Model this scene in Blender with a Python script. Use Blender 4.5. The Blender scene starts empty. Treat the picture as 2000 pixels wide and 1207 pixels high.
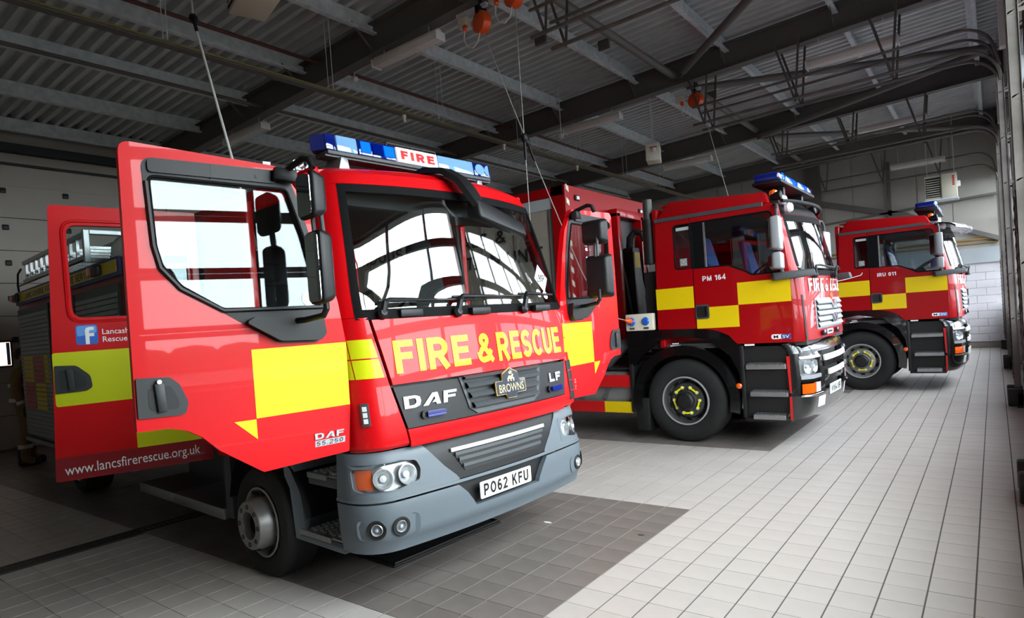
import bpy, bmesh, math, random
from mathutils import Vector, Matrix
from math import sin, cos, pi, radians, sqrt, atan2
random.seed(7)
S = bpy.context.scene
COL = S.collection

# ------------------------------------------------------------------ camera
H = 1.68
cam_d = bpy.data.cameras.new('camera')
cam = bpy.data.objects.new('camera', cam_d)
COL.objects.link(cam)
yaw, pit, rol = radians(37.518), radians(-1.028), radians(-4.10)
f_ = Vector((-sin(yaw)*cos(pit), cos(yaw)*cos(pit), sin(pit)))
r_ = Vector((cos(yaw), sin(yaw), 0)); u_ = r_.cross(f_)
r2 = cos(rol)*r_ + sin(rol)*u_; u2 = -sin(rol)*r_ + cos(rol)*u_
M = Matrix((r2, u2, -f_)).transposed().to_4x4()
M.translation = Vector((0, 0, H))
cam.matrix_world = M
cam_d.sensor_fit = 'HORIZONTAL'; cam_d.sensor_width = 36.0
cam_d.lens = 1231.13/2000*36.0
cam_d.shift_y = (650.2-603.5)/2000
cam_d.clip_start = 0.05; cam_d.clip_end = 300
S.camera = cam

# ------------------------------------------------------------------ world / light / exposure
wd = bpy.data.worlds.new('overcast_sky'); S.world = wd; wd.use_nodes = True
nt = wd.node_tree; nt.nodes.clear()
wo = nt.nodes.new('ShaderNodeOutputWorld'); bg = nt.nodes.new('ShaderNodeBackground')
tc = nt.nodes.new('ShaderNodeTexCoord'); sx = nt.nodes.new('ShaderNodeSeparateXYZ')
rp = nt.nodes.new('ShaderNodeValToRGB')
nt.links.new(tc.outputs['Generated'], sx.inputs[0]); nt.links.new(sx.outputs['Z'], rp.inputs[0])
e = rp.color_ramp.elements
e[0].position = 0.0; e[0].color = (0.80, 0.84, 0.875, 1)
e[1].position = 1.0; e[1].color = (0.92, 0.97, 1.0, 1)      # overcast: brighter overhead than at the horizon
nt.links.new(rp.outputs[0], bg.inputs[0]); nt.links.new(bg.outputs[0], wo.inputs[0])
SKY = 15.0
bg.inputs[1].default_value = SKY
S.view_settings.view_transform = 'Standard'; S.view_settings.look = 'None'
S.view_settings.exposure = 0.55; S.view_settings.gamma = 1.0
S.view_settings.use_curve_mapping = False
S.cycles.max_bounces = 10; S.cycles.transparent_max_bounces = 24
S.cycles.diffuse_bounces = 5; S.cycles.glossy_bounces = 5
S.cycles.caustics_reflective = False; S.cycles.caustics_refractive = False
S.cycles.sample_clamp_indirect = 8.0

def portal(name, loc, rot, sx_, sy_):
    d = bpy.data.lights.new(name, 'AREA'); d.shape = 'RECTANGLE'; d.size = sx_; d.size_y = sy_
    d.cycles.is_portal = True
    o = bpy.data.objects.new(name, d); COL.objects.link(o); o.location = loc; o.rotation_euler = rot
    return o

# ------------------------------------------------------------------ materials
def lin(c):
    return tuple(((x/255)/12.92 if x/255 <= .04045 else ((x/255+.055)/1.055)**2.4) for x in c)
MATS = {}
def mat(name, rgb, rough=.5, metal=0., coat=0., noise=0., nscale=8., bump=0., bscale=60., emit=None, estr=1., spec=.5, coatr=.03):
    m = bpy.data.materials.new(name); m.use_nodes = True
    n = m.node_tree; p = n.nodes['Principled BSDF']
    c = lin(rgb)
    p.inputs['Base Color'].default_value = (*c, 1)
    p.inputs['Roughness'].default_value = rough; p.inputs['Metallic'].default_value = metal
    p.inputs['Coat Weight'].default_value = coat; p.inputs['Coat Roughness'].default_value = coatr
    p.inputs['Specular IOR Level'].default_value = spec
    t = None
    if noise or bump:
        t = n.nodes.new('ShaderNodeTexCoord')
    if noise:
        x = n.nodes.new('ShaderNodeTexNoise'); x.inputs['Scale'].default_value = nscale; x.inputs['Detail'].default_value = 6
        n.links.new(t.outputs['Object'], x.inputs['Vector'])
        r = n.nodes.new('ShaderNodeValToRGB')
        a, b = max(0, 1-noise), 1+noise
        r.color_ramp.elements[0].position = .3; r.color_ramp.elements[1].position = .7
        r.color_ramp.elements[0].color = (c[0]*a, c[1]*a, c[2]*a, 1)
        r.color_ramp.elements[1].color = (min(1, c[0]*b), min(1, c[1]*b), min(1, c[2]*b), 1)
        n.links.new(x.outputs['Fac'], r.inputs[0]); n.links.new(r.outputs[0], p.inputs['Base Color'])
    if bump:
        x = n.nodes.new('ShaderNodeTexNoise'); x.inputs['Scale'].default_value = bscale; x.inputs['Detail'].default_value = 3
        n.links.new(t.outputs['Object'], x.inputs['Vector'])
        k = n.nodes.new('ShaderNodeBump'); k.inputs['Strength'].default_value = bump; k.inputs['Distance'].default_value = .01
        n.links.new(x.outputs['Fac'], k.inputs['Height']); n.links.new(k.outputs[0], p.inputs['Normal'])
    if emit:
        p.inputs['Emission Color'].default_value = (*lin(emit), 1); p.inputs['Emission Strength'].default_value = estr
    MATS[name] = m
    return m

def glass(name, tint, ior=1.5, boost=0., refl=(1, 1, 1)):
    m = bpy.data.materials.new(name); m.use_nodes = True
    n = m.node_tree; n.nodes.clear()
    o = n.nodes.new('ShaderNodeOutputMaterial'); mx = n.nodes.new('ShaderNodeMixShader')
    t = n.nodes.new('ShaderNodeBsdfTransparent'); g = n.nodes.new('ShaderNodeBsdfGlossy')
    fr = n.nodes.new('ShaderNodeFresnel'); ge = n.nodes.new('ShaderNodeNewGeometry'); ma = n.nodes.new('ShaderNodeMath')
    ma.operation = 'MULTIPLY_ADD'; ma.inputs[1].default_value = 1/ior-ior; ma.inputs[2].default_value = ior     # same air-to-glass value on both faces of a thin pane
    n.links.new(ge.outputs['Backfacing'], ma.inputs[0]); n.links.new(ma.outputs[0], fr.inputs[0])
    t.inputs[0].default_value = (*tint, 1); g.inputs['Roughness'].default_value = 0.0; g.inputs[0].default_value = (*refl, 1)
    if boost:
        a = n.nodes.new('ShaderNodeMath'); a.operation = 'ADD'; a.inputs[1].default_value = boost; a.use_clamp = True
        n.links.new(fr.outputs[0], a.inputs[0]); n.links.new(a.outputs[0], mx.inputs[0])
    else:
        n.links.new(fr.outputs[0], mx.inputs[0])
    n.links.new(t.outputs[0], mx.inputs[1]); n.links.new(g.outputs[0], mx.inputs[2]); n.links.new(mx.outputs[0], o.inputs[0])
    MATS[name] = m
    return m

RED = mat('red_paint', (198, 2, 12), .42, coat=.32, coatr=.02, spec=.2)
RED2 = mat('darker_red_paint', (150, 2, 9), .42, coat=.32, coatr=.02, spec=.2)  # deeper red, darkened to carry the weaker light on the lorry sides
REDD = mat('dark_red_film', (132, 8, 20), .5, coat=.25, spec=.3)
YEL = mat('lime_yellow_film', (198, 204, 0), .5, coat=.2, spec=.3)
YEL2 = mat('amber_yellow_film', (220, 188, 0), .5, coat=.2, spec=.3)
REDF = mat('red_film', (196, 12, 16), .45, coat=.3)
GREYP = mat('grey_bumper_plastic', (92, 101, 108), .48, bump=.05, bscale=700)
HNDL = mat('charcoal_handle_plastic', (33, 35, 38), .5, bump=.05, bscale=500)
GREYD = mat('dark_grey_plastic', (62, 65, 68), .5, bump=.05, bscale=500)
GREYM = mat('mid_grey_paint', (150, 154, 158), .45, coat=.2)
BLKP = mat('black_plastic', (15, 15, 17), .45, spec=.35, bump=.06, bscale=600)
BLKS = mat('satin_black', (14, 14, 15), .55)
BLKG = mat('gloss_black', (8, 8, 9), .25, coat=1.0, coatr=.04)
RUB = mat('tyre_rubber', (22, 21, 21), .82, noise=.25, nscale=14)
SEAL = mat('rubber_seal', (5, 5, 6), .75, spec=.15)
CHR = mat('chrome', (225, 228, 230), .12, metal=1.)
ALU = mat('brushed_aluminium', (165, 167, 168), .35, metal=.85, noise=.08, nscale=30)
SIL = mat('silver_letter', (176, 179, 182), .32, metal=.4)
RIM = mat('silver_rim_paint', (150, 148, 146), .42, metal=.5, noise=.12, nscale=9)
RIMD = mat('dark_rim_paint', (70, 70, 68), .5, metal=.3, noise=.2, nscale=9)
RUST = mat('brake_drum_iron', (92, 62, 44), .8, noise=.4, nscale=20)
WHT = mat('white_paint', (232, 232, 228), .45)
WHTF = mat('white_reflective_film', (236, 236, 234), .4, coat=.3)
LETW = mat('white_lettering', (235, 235, 235), .5)
LETB = mat('black_lettering', (16, 16, 16), .5)
LETR = mat('red_lettering', (205, 22, 30), .5)
LETY = mat('yellow_lettering', (238, 230, 12), .5, coat=.2, spec=.3)
PLATE = mat('number_plate_white', (238, 238, 232), .35)
NAVY = mat('navy_enamel', (22, 30, 48), .25, coat=.6)
PGOLD = mat('pale_gold_letter', (196, 178, 128), .4)
GOLD = mat('gold_trim', (196, 160, 90), .3, metal=.8)
BLUEF = mat('social_blue', (34, 92, 190), .35, coat=.5)
BLUEF2 = mat('social_pale_blue', (92, 150, 220), .35, coat=.5)
BLUED = mat('deep_blue_print', (38, 58, 128), .5)
BLUL = mat('blue_lens', (2, 22, 105), .08, coat=1., emit=(0, 40, 200), estr=.0)
BLUB = mat('daylit_blue_lens', (6, 90, 235), .15, coat=.5, emit=(0, 100, 255), estr=.55)  # weak emission stands in for daylight glowing in the lens
BLUP = mat('pale_blue_lens', (120, 165, 215), .1, coat=1.)
CLRW = mat('milky_lens', (225, 228, 232), .18, coat=1.)
SIGN = mat('backlit_sign_white', (236, 232, 230), .3, coat=.6, emit=(255, 245, 240), estr=.25)
AMB = mat('amber_lens', (240, 92, 8), .15, coat=1.)
REFL = mat('lamp_reflector', (235, 236, 238), .22, metal=.7)
LGLASS = glass('clear_lamp_cover', (.96, .97, .97), 1.45)
GLS = glass('clear_window_glass', (.86, .91, .90), 1.5, .0, (.86, .95, 1.0))
WSG = glass('windscreen_glass', (.90, .94, .93), 1.5, .02)
DGLS = glass('dark_tinted_glass', (.66, .70, .72), 1.5, .0)
PANE = glass('door_pane_glass', (.93, .96, .96), 1.4)
PANE2 = glass('hazy_door_pane_glass', (.80, .82, .84), 1.4)
TRK = mat('worn_track_steel', (104, 98, 93), .5, metal=.4, noise=.15, nscale=9)
MIRR = mat('mirror_glass', (200, 205, 208), .02, metal=1.)
GALV = mat('galvanised_steel', (216, 221, 222), .45, metal=.12, noise=.16, nscale=9)
DECK = mat('roof_deck_steel', (206, 208, 206), .4, metal=.3, noise=.08, nscale=3)
BEAM = mat('beam_grey_paint', (98, 93, 88), .6)
TUBEG = mat('brace_grey_paint', (105, 100, 95), .55)
CABLEW = mat('white_cable', (215, 214, 208), .5)
CABLEG = mat('grey_cord', (170, 168, 160), .6)
YPIPE = mat('yellow_cable_run', (112, 104, 60), .7)
ORNG = mat('orange_reel_plastic', (236, 84, 18), .4, coat=.3)
FIXT = mat('light_housing_cream', (228, 218, 210), .5)
DIFF = mat('diffuser_plastic', (240, 230, 222), .35, coat=.3)
HEAT = mat('heater_cream_steel', (214, 208, 188), .5)
WALLB = mat('white_block_paint', (205, 201, 205), .6, bump=.15, bscale=50)
WALLG = mat('grey_cladding', (168, 163, 155), .6, noise=.05, nscale=2)
WALLD = mat('light_grey_fascia', (160, 166, 170), .55)
PANW = mat('rear_door_panel', (176, 168, 158), .6, noise=.05, nscale=2)
GROUT = mat('grey_grout', (88, 84, 81), .9)
TILEL = mat('light_floor_tile', (186, 179, 174), .42, noise=.06, nscale=2.5, bump=.04, bscale=240)
TILED = mat('dark_floor_tile', (118, 110, 106), .42, noise=.17, nscale=3.2, bump=.04, bscale=240)
TILES_ = mat('skirting_tile', (140, 130, 124), .5)
CURT = mat('grey_curtain_fabric', (150, 142, 132), .75, noise=.1, nscale=5, bump=.2, bscale=6)
CURT2 = mat('curtain_strap', (128, 120, 110), .7)
SHUT = mat('shutter_aluminium', (142, 143, 143), .42, metal=.3)
SEATB = mat('blue_seat_fabric', (70, 92, 150), .85, noise=.1, nscale=40)
SEATK = mat('dark_seat_fabric', (40, 40, 42), .85)
CABIN = mat('cab_trim_grey', (52, 52, 52), .7)
KIT = mat('tan_fire_kit', (128, 102, 66), .9, noise=.15, nscale=12, bump=.3, bscale=18)
KITR = mat('silver_reflective_tape', (214, 214, 196), .45)
SKIN = mat('skin', (176, 120, 96), .6)
HAIR = mat('brown_hair', (52, 36, 26), .8)
BOOT = mat('black_boot', (18, 17, 17), .6)
SCRN = mat('wall_screen_glow', (230, 225, 215), .4, emit=(255, 228, 205), estr=1.1)
ASPH = mat('concrete_apron', (78, 78, 77), .85, noise=.1, nscale=.6)
HEDGE = mat('hedge_green', (46, 58, 34), .9, noise=.4, nscale=3)
HOSE = mat('dark_hydraulic_steel', (30, 28, 27), .5, noise=.3, nscale=8)
TANKA = mat('tank_aluminium', (150, 150, 148), .4, metal=.6, noise=.1, nscale=6)
MATT = mat('black_rubber_mat', (16, 16, 17), .6)

# ------------------------------------------------------------------ mesh builder
def uw(p): return Vector(p)
class B:
    def __init__(s):
        s.bm = bmesh.new(); s.mi = 0
    def vs(s, pts): return [s.bm.verts.new(Vector(p)) for p in pts]
    def face(s, v):
        try:
            f = s.bm.faces.new(v); f.material_index = s.mi; return f
        except ValueError:
            return None
    def hexa(s, p, bev=0., seg=2):
        """p: 8 points, bottom loop 0-3, top loop 4-7"""
        v = s.vs(p)
        fs = [s.face([v[i] for i in q]) for q in ((3, 2, 1, 0), (4, 5, 6, 7), (0, 1, 5, 4), (1, 2, 6, 5), (2, 3, 7, 6), (3, 0, 4, 7))]
        if bev > 0:
            es = {e for f in fs for e in f.edges}
            r = bmesh.ops.bevel(s.bm, geom=list(es), offset=bev, segments=seg, profile=.5, affect='EDGES', clamp_overlap=True)
            for f in r['faces']: f.material_index = s.mi
        return s
    def box(s, x0, x1, y0, y1, z0, z1, bev=0., seg=2, T=None):
        p = [(x0, y0, z0), (x1, y0, z0), (x1, y1, z0), (x0, y1, z0), (x0, y0, z1), (x1, y0, z1), (x1, y1, z1), (x0, y1, z1)]
        if T: p = [T(*q) for q in p]
        return s.hexa(p, bev, seg)
    def bar(s, p0, p1, w, h, up=(0, 0, 1), bev=0.):
        p0, p1 = Vector(p0), Vector(p1); d = (p1-p0).normalized(); up = Vector(up)
        if abs(d.dot(up)) > .98: up = Vector((1, 0, 0))
        a = d.cross(up).normalized(); b = a.cross(d).normalized()
        a *= w/2; b *= h/2
        return s.hexa([p0-a-b, p0+a-b, p1+a-b, p1-a-b, p0-a+b, p0+a+b, p1+a+b, p1-a+b], bev)
    def tube(s, pts, r, n=8, caps=True, closed=False):
        pts = [Vector(p) for p in pts]; N = len(pts)
        rr = r if isinstance(r, (list, tuple)) else [r]*N
        rings = []; prev = None
        for i, p in enumerate(pts):
            if closed: t = pts[(i+1) % N]-pts[i-1]
            else: t = pts[min(i+1, N-1)]-pts[max(i-1, 0)]
            t.normalize()
            if prev is None:
                a = t.orthogonal().normalized()
            else:
                a = prev-t*prev.dot(t)
                a = a.normalized() if a.length > 1e-6 else t.orthogonal().normalized()
            prev = a; b = t.cross(a)
            rings.append(s.vs([p+rr[i]*(cos(2*pi*k/n)*a+sin(2*pi*k/n)*b) for k in range(n)]))
        for i in range(N if closed else N-1):
            A, C = rings[i], rings[(i+1) % N]
            for k in range(n): s.face([A[k], A[(k+1) % n], C[(k+1) % n], C[k]])
        if caps and not closed:
            s.face(rings[0][::-1]); s.face(rings[-1])
        return s
    def cyl(s, p0, p1, r, n=16): return s.tube([p0, p1], r, n)
    def lathe(s, prof, o=(0, 0, 0), axis=(0, 1, 0), n=32, caps=False, a0=0., a1=2*pi):
        o = Vector(o); ax = Vector(axis).normalized(); a = ax.orthogonal().normalized(); b = ax.cross(a)
        full = abs(a1-a0-2*pi) < 1e-6; m = n if full else n+1
        rings = [s.vs([o+ax*t+r*(cos(a0+(a1-a0)*k/n)*a+sin(a0+(a1-a0)*k/n)*b) for k in range(m)]) for r, t in prof]
        for i in range(len(prof)-1):
            for k in range(n): s.face([rings[i][k], rings[i][(k+1) % m], rings[i+1][(k+1) % m], rings[i+1][k]])
        if caps: s.face(rings[0][::-1]); s.face(rings[-1])
        return s
    def patch(s, f, us, vs, th=0.):
        """f(u,v)->(P,N); grid over lists us, vs (us may be a function of v); closed shell when th>0"""
        g = []
        for v in vs:
            uu = us(v) if callable(us) else us
            g.append([f(u, v) for u in uu])
        nv, nu = len(g), len(g[0])
        F = [[s.bm.verts.new(P) for P, N in row] for row in g]
        for i in range(nv-1):
            for j in range(nu-1): s.face([F[i][j], F[i][j+1], F[i+1][j+1], F[i+1][j]])
        if th:
            K = [[s.bm.verts.new(P-N*th) for P, N in row] for row in g]
            for i in range(nv-1):
                for j in range(nu-1): s.face([K[i][j], K[i+1][j], K[i+1][j+1], K[i][j+1]])
            for j in range(nu-1):
                s.face([F[0][j+1], F[0][j], K[0][j], K[0][j+1]]); s.face([F[-1][j], F[-1][j+1], K[-1][j+1], K[-1][j]])
            for i in range(nv-1):
                s.face([F[i][0], F[i+1][0], K[i+1][0], K[i][0]]); s.face([F[i+1][-1], F[i][-1], K[i][-1], K[i+1][-1]])
        return s
    def prism(s, poly, f, w0, w1, holes=(), bev=0.):
        """poly in (u,v), f(u,v,w)->point; extruded from w0 to w1"""
        loops = [list(poly)]+[list(h) for h in holes]
        tops = []; bots = []
        et, eb = [], []
        for L in loops:
            t = s.vs([f(u, v, w1) for u, v in L]); b = s.vs([f(u, v, w0) for u, v in L])
            tops.append(t); bots.append(b); n = len(L)
            for i in range(n):
                s.face([t[i], t[(i+1) % n], b[(i+1) % n], b[i]])
        if holes:
            for set_ in (tops, bots):
                es = []
                for L in set_:
                    for i in range(len(L)):
                        e = s.bm.edges.get((L[i], L[(i+1) % len(L)]))
                        es.append(e)
                r = bmesh.ops.triangle_fill(s.bm, edges=es, use_beauty=True, use_dissolve=False)
                for g in r['geom']:
                    if isinstance(g, bmesh.types.BMFace): g.material_index = s.mi
        else:
            s.face(tops[0]); s.face(bots[0][::-1])
        return s
    def flat(s, poly, f):
        return s.face(s.vs([f(u, v) for u, v in poly]))
    def text(s, txt, f, w=None, h=.1, bold=0., shear=0., u0=0., v0=0., th=0., align='L'):
        vv, ff, W, Hc = glyphs(txt, bold)
        k = h/Hc; kx = (w/W) if w else k
        off = {'L': 0, 'C': -W*kx/2, 'R': -W*kx}[align]
        v = s.vs([f(u0+off+(x*kx)+shear*y*k, v0+y*k) for x, y in vv])
        for q in ff: s.face([v[i] for i in q])
        return s
    def done(s, name, mats, parent=None, smooth=30, loc=None, kind=None, label=None, recalc=True):
        if recalc: bmesh.ops.recalc_face_normals(s.bm, faces=s.bm.faces)
        me = bpy.data.meshes.new(name); s.bm.to_mesh(me); s.bm.free()
        for m in (mats if isinstance(mats, (list, tuple)) else [mats]): me.materials.append(m)
        if smooth:
            me.shade_smooth(); me.set_sharp_from_angle(angle=radians(smooth))
        o = bpy.data.objects.new(name, me); COL.objects.link(o)
        if parent: o.parent = parent
        if loc: o.location = loc
        if kind: o['kind'] = kind
        if label: o['label'] = label
        return o

_g = {}
def glyphs(txt, bold=0.):
    k = (txt, bold)
    if k in _g: return _g[k]
    c = bpy.data.curves.new('txt', 'FONT'); c.body = txt; c.size = 1.; c.offset = bold; c.resolution_u = 3
    c.fill_mode = 'FRONT' if hasattr(c, 'fill_mode') else c.fill_mode
    o = bpy.data.objects.new('txt', c)
    me = bpy.data.meshes.new_from_object(o)
    v = [(p.co.x, p.co.y) for p in me.vertices]; f = [tuple(p.vertices) for p in me.polygons]
    bpy.data.objects.remove(o); bpy.data.meshes.remove(me); bpy.data.curves.remove(c)
    x0 = min(p[0] for p in v); x1 = max(p[0] for p in v); y0 = min(p[1] for p in v)
    Hc = .729 if any(ch.isupper() or ch.isdigit() for ch in txt) else .56
    _g[k] = ([(x-x0, y) for x, y in v], f, x1-x0, Hc)
    return _g[k]

# ---- plain block capitals drawn as mitred strokes (grotesque sign lettering)
def _arc(cx, cy, rx, ry, a0, a1, n=10):
    return [(cx+rx*cos(radians(a0+(a1-a0)*k/n)), cy+ry*sin(radians(a0+(a1-a0)*k/n))) for k in range(n+1)]
def stroke_glyph(ch, t):
    h = t/2; o = 1-h
    def bowl(w, ya, yb):
        r = (yb-ya)/2; rx = min(r, w-h-h-.05)
        return [(h, yb), (w-h-rx, yb)]+_arc(w-h-rx, (ya+yb)/2, rx, r, 90, -90, 10)+[(h, ya)]
    stem = [(h, 0), (h, 1)]
    if ch == ' ': return .30, []
    if ch == '.': return t, [[(h, 0), (h, t)]]
    if ch == 'I': return t, [stem]
    if ch == 'L': return .60, [stem, [(h, h), (.60, h)]]
    if ch == 'F': return .62, [stem, [(h, o), (.62, o)], [(h, .52), (.56, .52)]]
    if ch == 'E': return .66, [stem, [(h, o), (.65, o)], [(h, .52), (.61, .52)], [(h, h), (.66, h)]]
    if ch == 'T': return .66, [[(.33, 0), (.33, 1)], [(0, o), (.66, o)]]
    if ch == 'H': return .72, [stem, [(.72-h, 0), (.72-h, 1)], [(h, .52), (.72-h, .52)]]
    if ch == 'P': return .70, [stem, bowl(.70, .44, o)]
    if ch == 'R': return .75, [stem, bowl(.71, .46, o), [(.36, .46), (.70-h*.6, 0)]]
    if ch == 'B': return .74, [stem, bowl(.69, .52, o), bowl(.74, h, .52)]
    if ch == 'D': return .74, [stem, bowl(.74, h, o)]
    if ch == 'U': return .72, [[(h, 1), (h, .36)]+_arc(.36, .36, .36-h, .36-h, 180, 360, 12)+[(.72-h, 1)]]
    if ch in 'OQ0': w = .80 if ch != '0' else .62; return w, [_arc(w/2, .5, w/2-h, .5-h, 0, 360, 24)]
    if ch == 'C': return .74, [_arc(.40, .5, .40-h, .5-h, 42, 318, 18)]
    if ch == 'G': return .78, [_arc(.40, .5, .40-h, .5-h, 42, 330, 18), [(.45, .47), (.78-h, .47), (.78-h, .12)]]
    if ch == 'S':
        w = .68; return w, [_arc(w/2, (o+.5)/2, w/2-h, (o-.5)/2, 22, 270, 14)+_arc(w/2, (h+.5)/2, w/2-h, (.5-h)/2, 90, -158, 14)[1:]]
    if ch == 'N': return .74, [stem, [(.74-h, 0), (.74-h, 1)], [(h, 1-h*.6), (.74-h, h*.6)]]
    if ch == 'M': return .86, [[(h, 0), (h, 1)], [(.86-h, 0), (.86-h, 1)], [(h, 1-h*.4), (.43, .1), (.86-h, 1-h*.4)]]
    if ch == 'A': return .78, [[(h*.8, 0), (.39, 1-h*.5), (.78-h*.8, 0)], [(.2, .28), (.58, .28)]]
    if ch == 'V': return .74, [[(h*.8, 1), (.37, h*.5), (.74-h*.8, 1)]]
    if ch == 'W': return 1.0, [[(h*.8, 1), (.27, h*.5), (.5, 1-h), (.73, h*.5), (1-h*.8, 1)]]
    if ch == 'X': return .74, [[(h, 0), (.74-h, 1)], [(h, 1), (.74-h, 0)]]
    if ch == 'Y': return .74, [[(h*.8, 1), (.37, .45), (.74-h*.8, 1)], [(.37, .48), (.37, 0)]]
    if ch == 'K': return .74, [stem, [(h, .38), (.72-h, 1)], [(.30, .56), (.74-h, 0)]]
    if ch == 'Z': return .66, [[(0, o), (.66-h, o), (h, h), (.66, h)]]
    if ch == '1': return .40, [[(.40-h, 0), (.40-h, 1)], [(.40-h, o-.02), (.0, .76)]]
    if ch == '2': w = .62; return w, [_arc(w/2, .69, w/2-h, .31-h, 165, -25, 12)+[(h, h), (w, h)]]
    if ch == '4': w = .66; return w, [[(.47, 0), (.47, 1-h*.3), (h*.7, .30), (w, .30)]]
    if ch == '5': w = .62; return w, [[(w-.04, o), (.13, o), (.09, .50)]+_arc(w/2, .325, w/2-h, .325-h, 130, -155, 12)]
    if ch == '6': w = .62; return w, [_arc(w/2, .32, w/2-h, .32-h, 0, 360, 18), _arc(w/2+.02, .5, w/2-h+.02, .5-h, 50, 200, 10)]
    if ch == '9': w = .62; return w, [_arc(w/2, .68, w/2-h, .32-h, 0, 360, 18), _arc(w/2-.02, .5, w/2-h+.02, .5-h, 230, 380, 10)]
    if ch == '&': return .84, [[(.82, .03), (.30, .66)]+_arc(.42, .76, .17, .24-h, 200, -20, 8)+[(.50, .60), (.24, .44), (h+.01, .27)]+_arc(.30, .27, .30-h, .27-h, 180, 290, 6)+[(.58, .14), (.76, .42)]]
    return .6, []
def _ribbon(P, h):
    P = [Vector((x, y)) for x, y in P]
    P = [p for i, p in enumerate(P) if i == 0 or (p-P[i-1]).length > 1e-4]; N = len(P); closed = (P[0]-P[-1]).length < 1e-5
    if closed: P = P[:-1]; N -= 1
    out = []
    for i in range(N):
        a = P[i]-P[i-1] if (i or closed) else P[1]-P[0]; b = P[(i+1) % N]-P[i] if (i < N-1 or closed) else P[i]-P[i-1]
        a.normalize(); b.normalize(); na = Vector((-a.y, a.x)); nb = Vector((-b.y, b.x)); m = na+nb
        m = m.normalized() if m.length > 1e-4 else na
        k = h/max(m.dot(na), .45); out.append((P[i]+m*k, P[i]-m*k))
    return out, closed
def stext(b, txt, f, w, h, t=.2, track=.14, u0=0., v0=0., shear=0.):
    x = 0; items = []
    for ch in txt:
        gw, st = stroke_glyph(ch, t); items.append((x, st)); x += gw+track
    W = x-track; kx = (w/W) if w else h
    for gx, st in items:
        for P in st:
            out, cl = _ribbon(P, t/2); n = len(out)
            vv = [(b.bm.verts.new(Vector(f(u0+(gx+p.x)*kx+shear*p.y*h, v0+p.y*h))), b.bm.verts.new(Vector(f(u0+(gx+q.x)*kx+shear*q.y*h, v0+q.y*h)))) for p, q in out]
            for i in range(n if cl else n-1):
                A, C = vv[i], vv[(i+1) % n]; b.face([A[1], C[1], C[0], A[0]])

def rnd(pts, r, n=5):
    """round the corners of polygon pts; r a radius or a list"""
    N = len(pts); out = []
    rr = r if isinstance(r, (list, tuple)) else [r]*N
    for i in range(N):
        p = Vector((*pts[i], 0)); a = Vector((*pts[i-1], 0)); b = Vector((*pts[(i+1) % N], 0))
        da, db = a-p, b-p; la, lb = da.length, db.length
        if rr[i] <= 0 or la < 1e-6 or lb < 1e-6: out.append(pts[i]); continue
        da /= la; db /= lb
        ang = da.angle(db); t = min(rr[i]/max(math.tan(ang/2), 1e-4), la*.48, lb*.48)
        p0, p1 = p+da*t, p+db*t
        for k in range(n+1):
            q = k/n; z = (1-q)**2*p0+2*q*(1-q)*p+q*q*p1
            out.append((z.x, z.y))
    return out

def rect(u0, u1, v0, v1, r=0, n=5):
    p = [(u0, v0), (u1, v0), (u1, v1), (u0, v1)]
    return rnd(p, r, n) if r else p

def lerp(tab, z):
    if z <= tab[0][0]: return tab[0][1]
    for (a, x), (b, y) in zip(tab, tab[1:]):
        if z <= b: return x+(y-x)*(z-a)/(b-a)
    return tab[-1][1]
def ls(a, b, n): return [a+(b-a)*i/n for i in range(n+1)]

def empty(name, loc=(0, 0, 0), rz=0., label=None, cat=None, group=None, kind=None, parent=None):
    o = bpy.data.objects.new(name, None); COL.objects.link(o); o.location = loc; o.rotation_euler = (0, 0, rz)
    o.empty_display_size = .2
    if parent: o.parent = parent
    tag(o, label, cat, group, kind); return o
def tag(o, label=None, cat=None, group=None, kind=None):
    if label: o['label'] = label
    if cat: o['category'] = cat
    if group: o['group'] = group
    if kind: o['kind'] = kind
    return o
def inst(src, name=None, parent=None, loc=None, rot=None):
    o = src.copy(); COL.objects.link(o)
    if parent is not None: o.parent = parent
    if loc is not None: o.location = loc
    if rot is not None: o.rotation_euler = rot
    return o
# ================================================================== THE ROOM
XB, XD, Y0, Y1 = -14.2, 0.35, -1.2, 22.05          # rear wall, door wall, near and far side walls
TP, TX, TY = .21609, -1.8864, 3.0687                # tile pitch and grid origin
BNDS = [1.25, 6.3, 11.27, 16.3, 21.2]               # bay boundaries, one roof beam over each
BEAMZ = lambda x: 5.92+.036*x                       # underside of the sloping beams
ROOFZ = lambda x: BEAMZ(x)+.56
DARK_BAYS = []                                          # (x limit, y from, y to) of the dark tiled parking bays
for k in range(4):
    j0 = -3+23*k
    DARK_BAYS.append((TX-TP, TY+TP*j0, TY+TP*(j0+12)))

def dark(x, y): return any(x < a and b < y < c for a, b, c in DARK_BAYS)

# floor: grout bed with real tiles standing proud of it
fb = B()
xs_ = [XB-.3, DARK_BAYS[0][0], XD+.3]
ys_ = sorted({Y0, Y1}|{v for a, b, c in DARK_BAYS for v in (b, c) if Y0 < v < Y1})
for a, b in zip(xs_, xs_[1:]):
    for c, d in zip(ys_, ys_[1:]):
        fb.mi = 1 if dark((a+b)/2, (c+d)/2) else 0
        fb.box(a, b, c, d, -.15, -.003)
GROUTL = mat('pale_grout', (142, 134, 129), .85)
floor = fb.done('floor', [GROUT, GROUTL], smooth=0, kind='structure')
def tile_mesh(nm, m):
    b = B(); h = TP/2
    b.box(-h+.0045, h-.0045, -h+.0022, h-.0022, -.003, 0)
    me = bpy.data.meshes.new(nm); b.bm.to_mesh(me); b.bm.free(); me.materials.append(m); return me
tmL, tmD = tile_mesh('floor_tile', TILEL), tile_mesh('floor_tile', TILED)
Mi = M.inverted()
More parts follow.
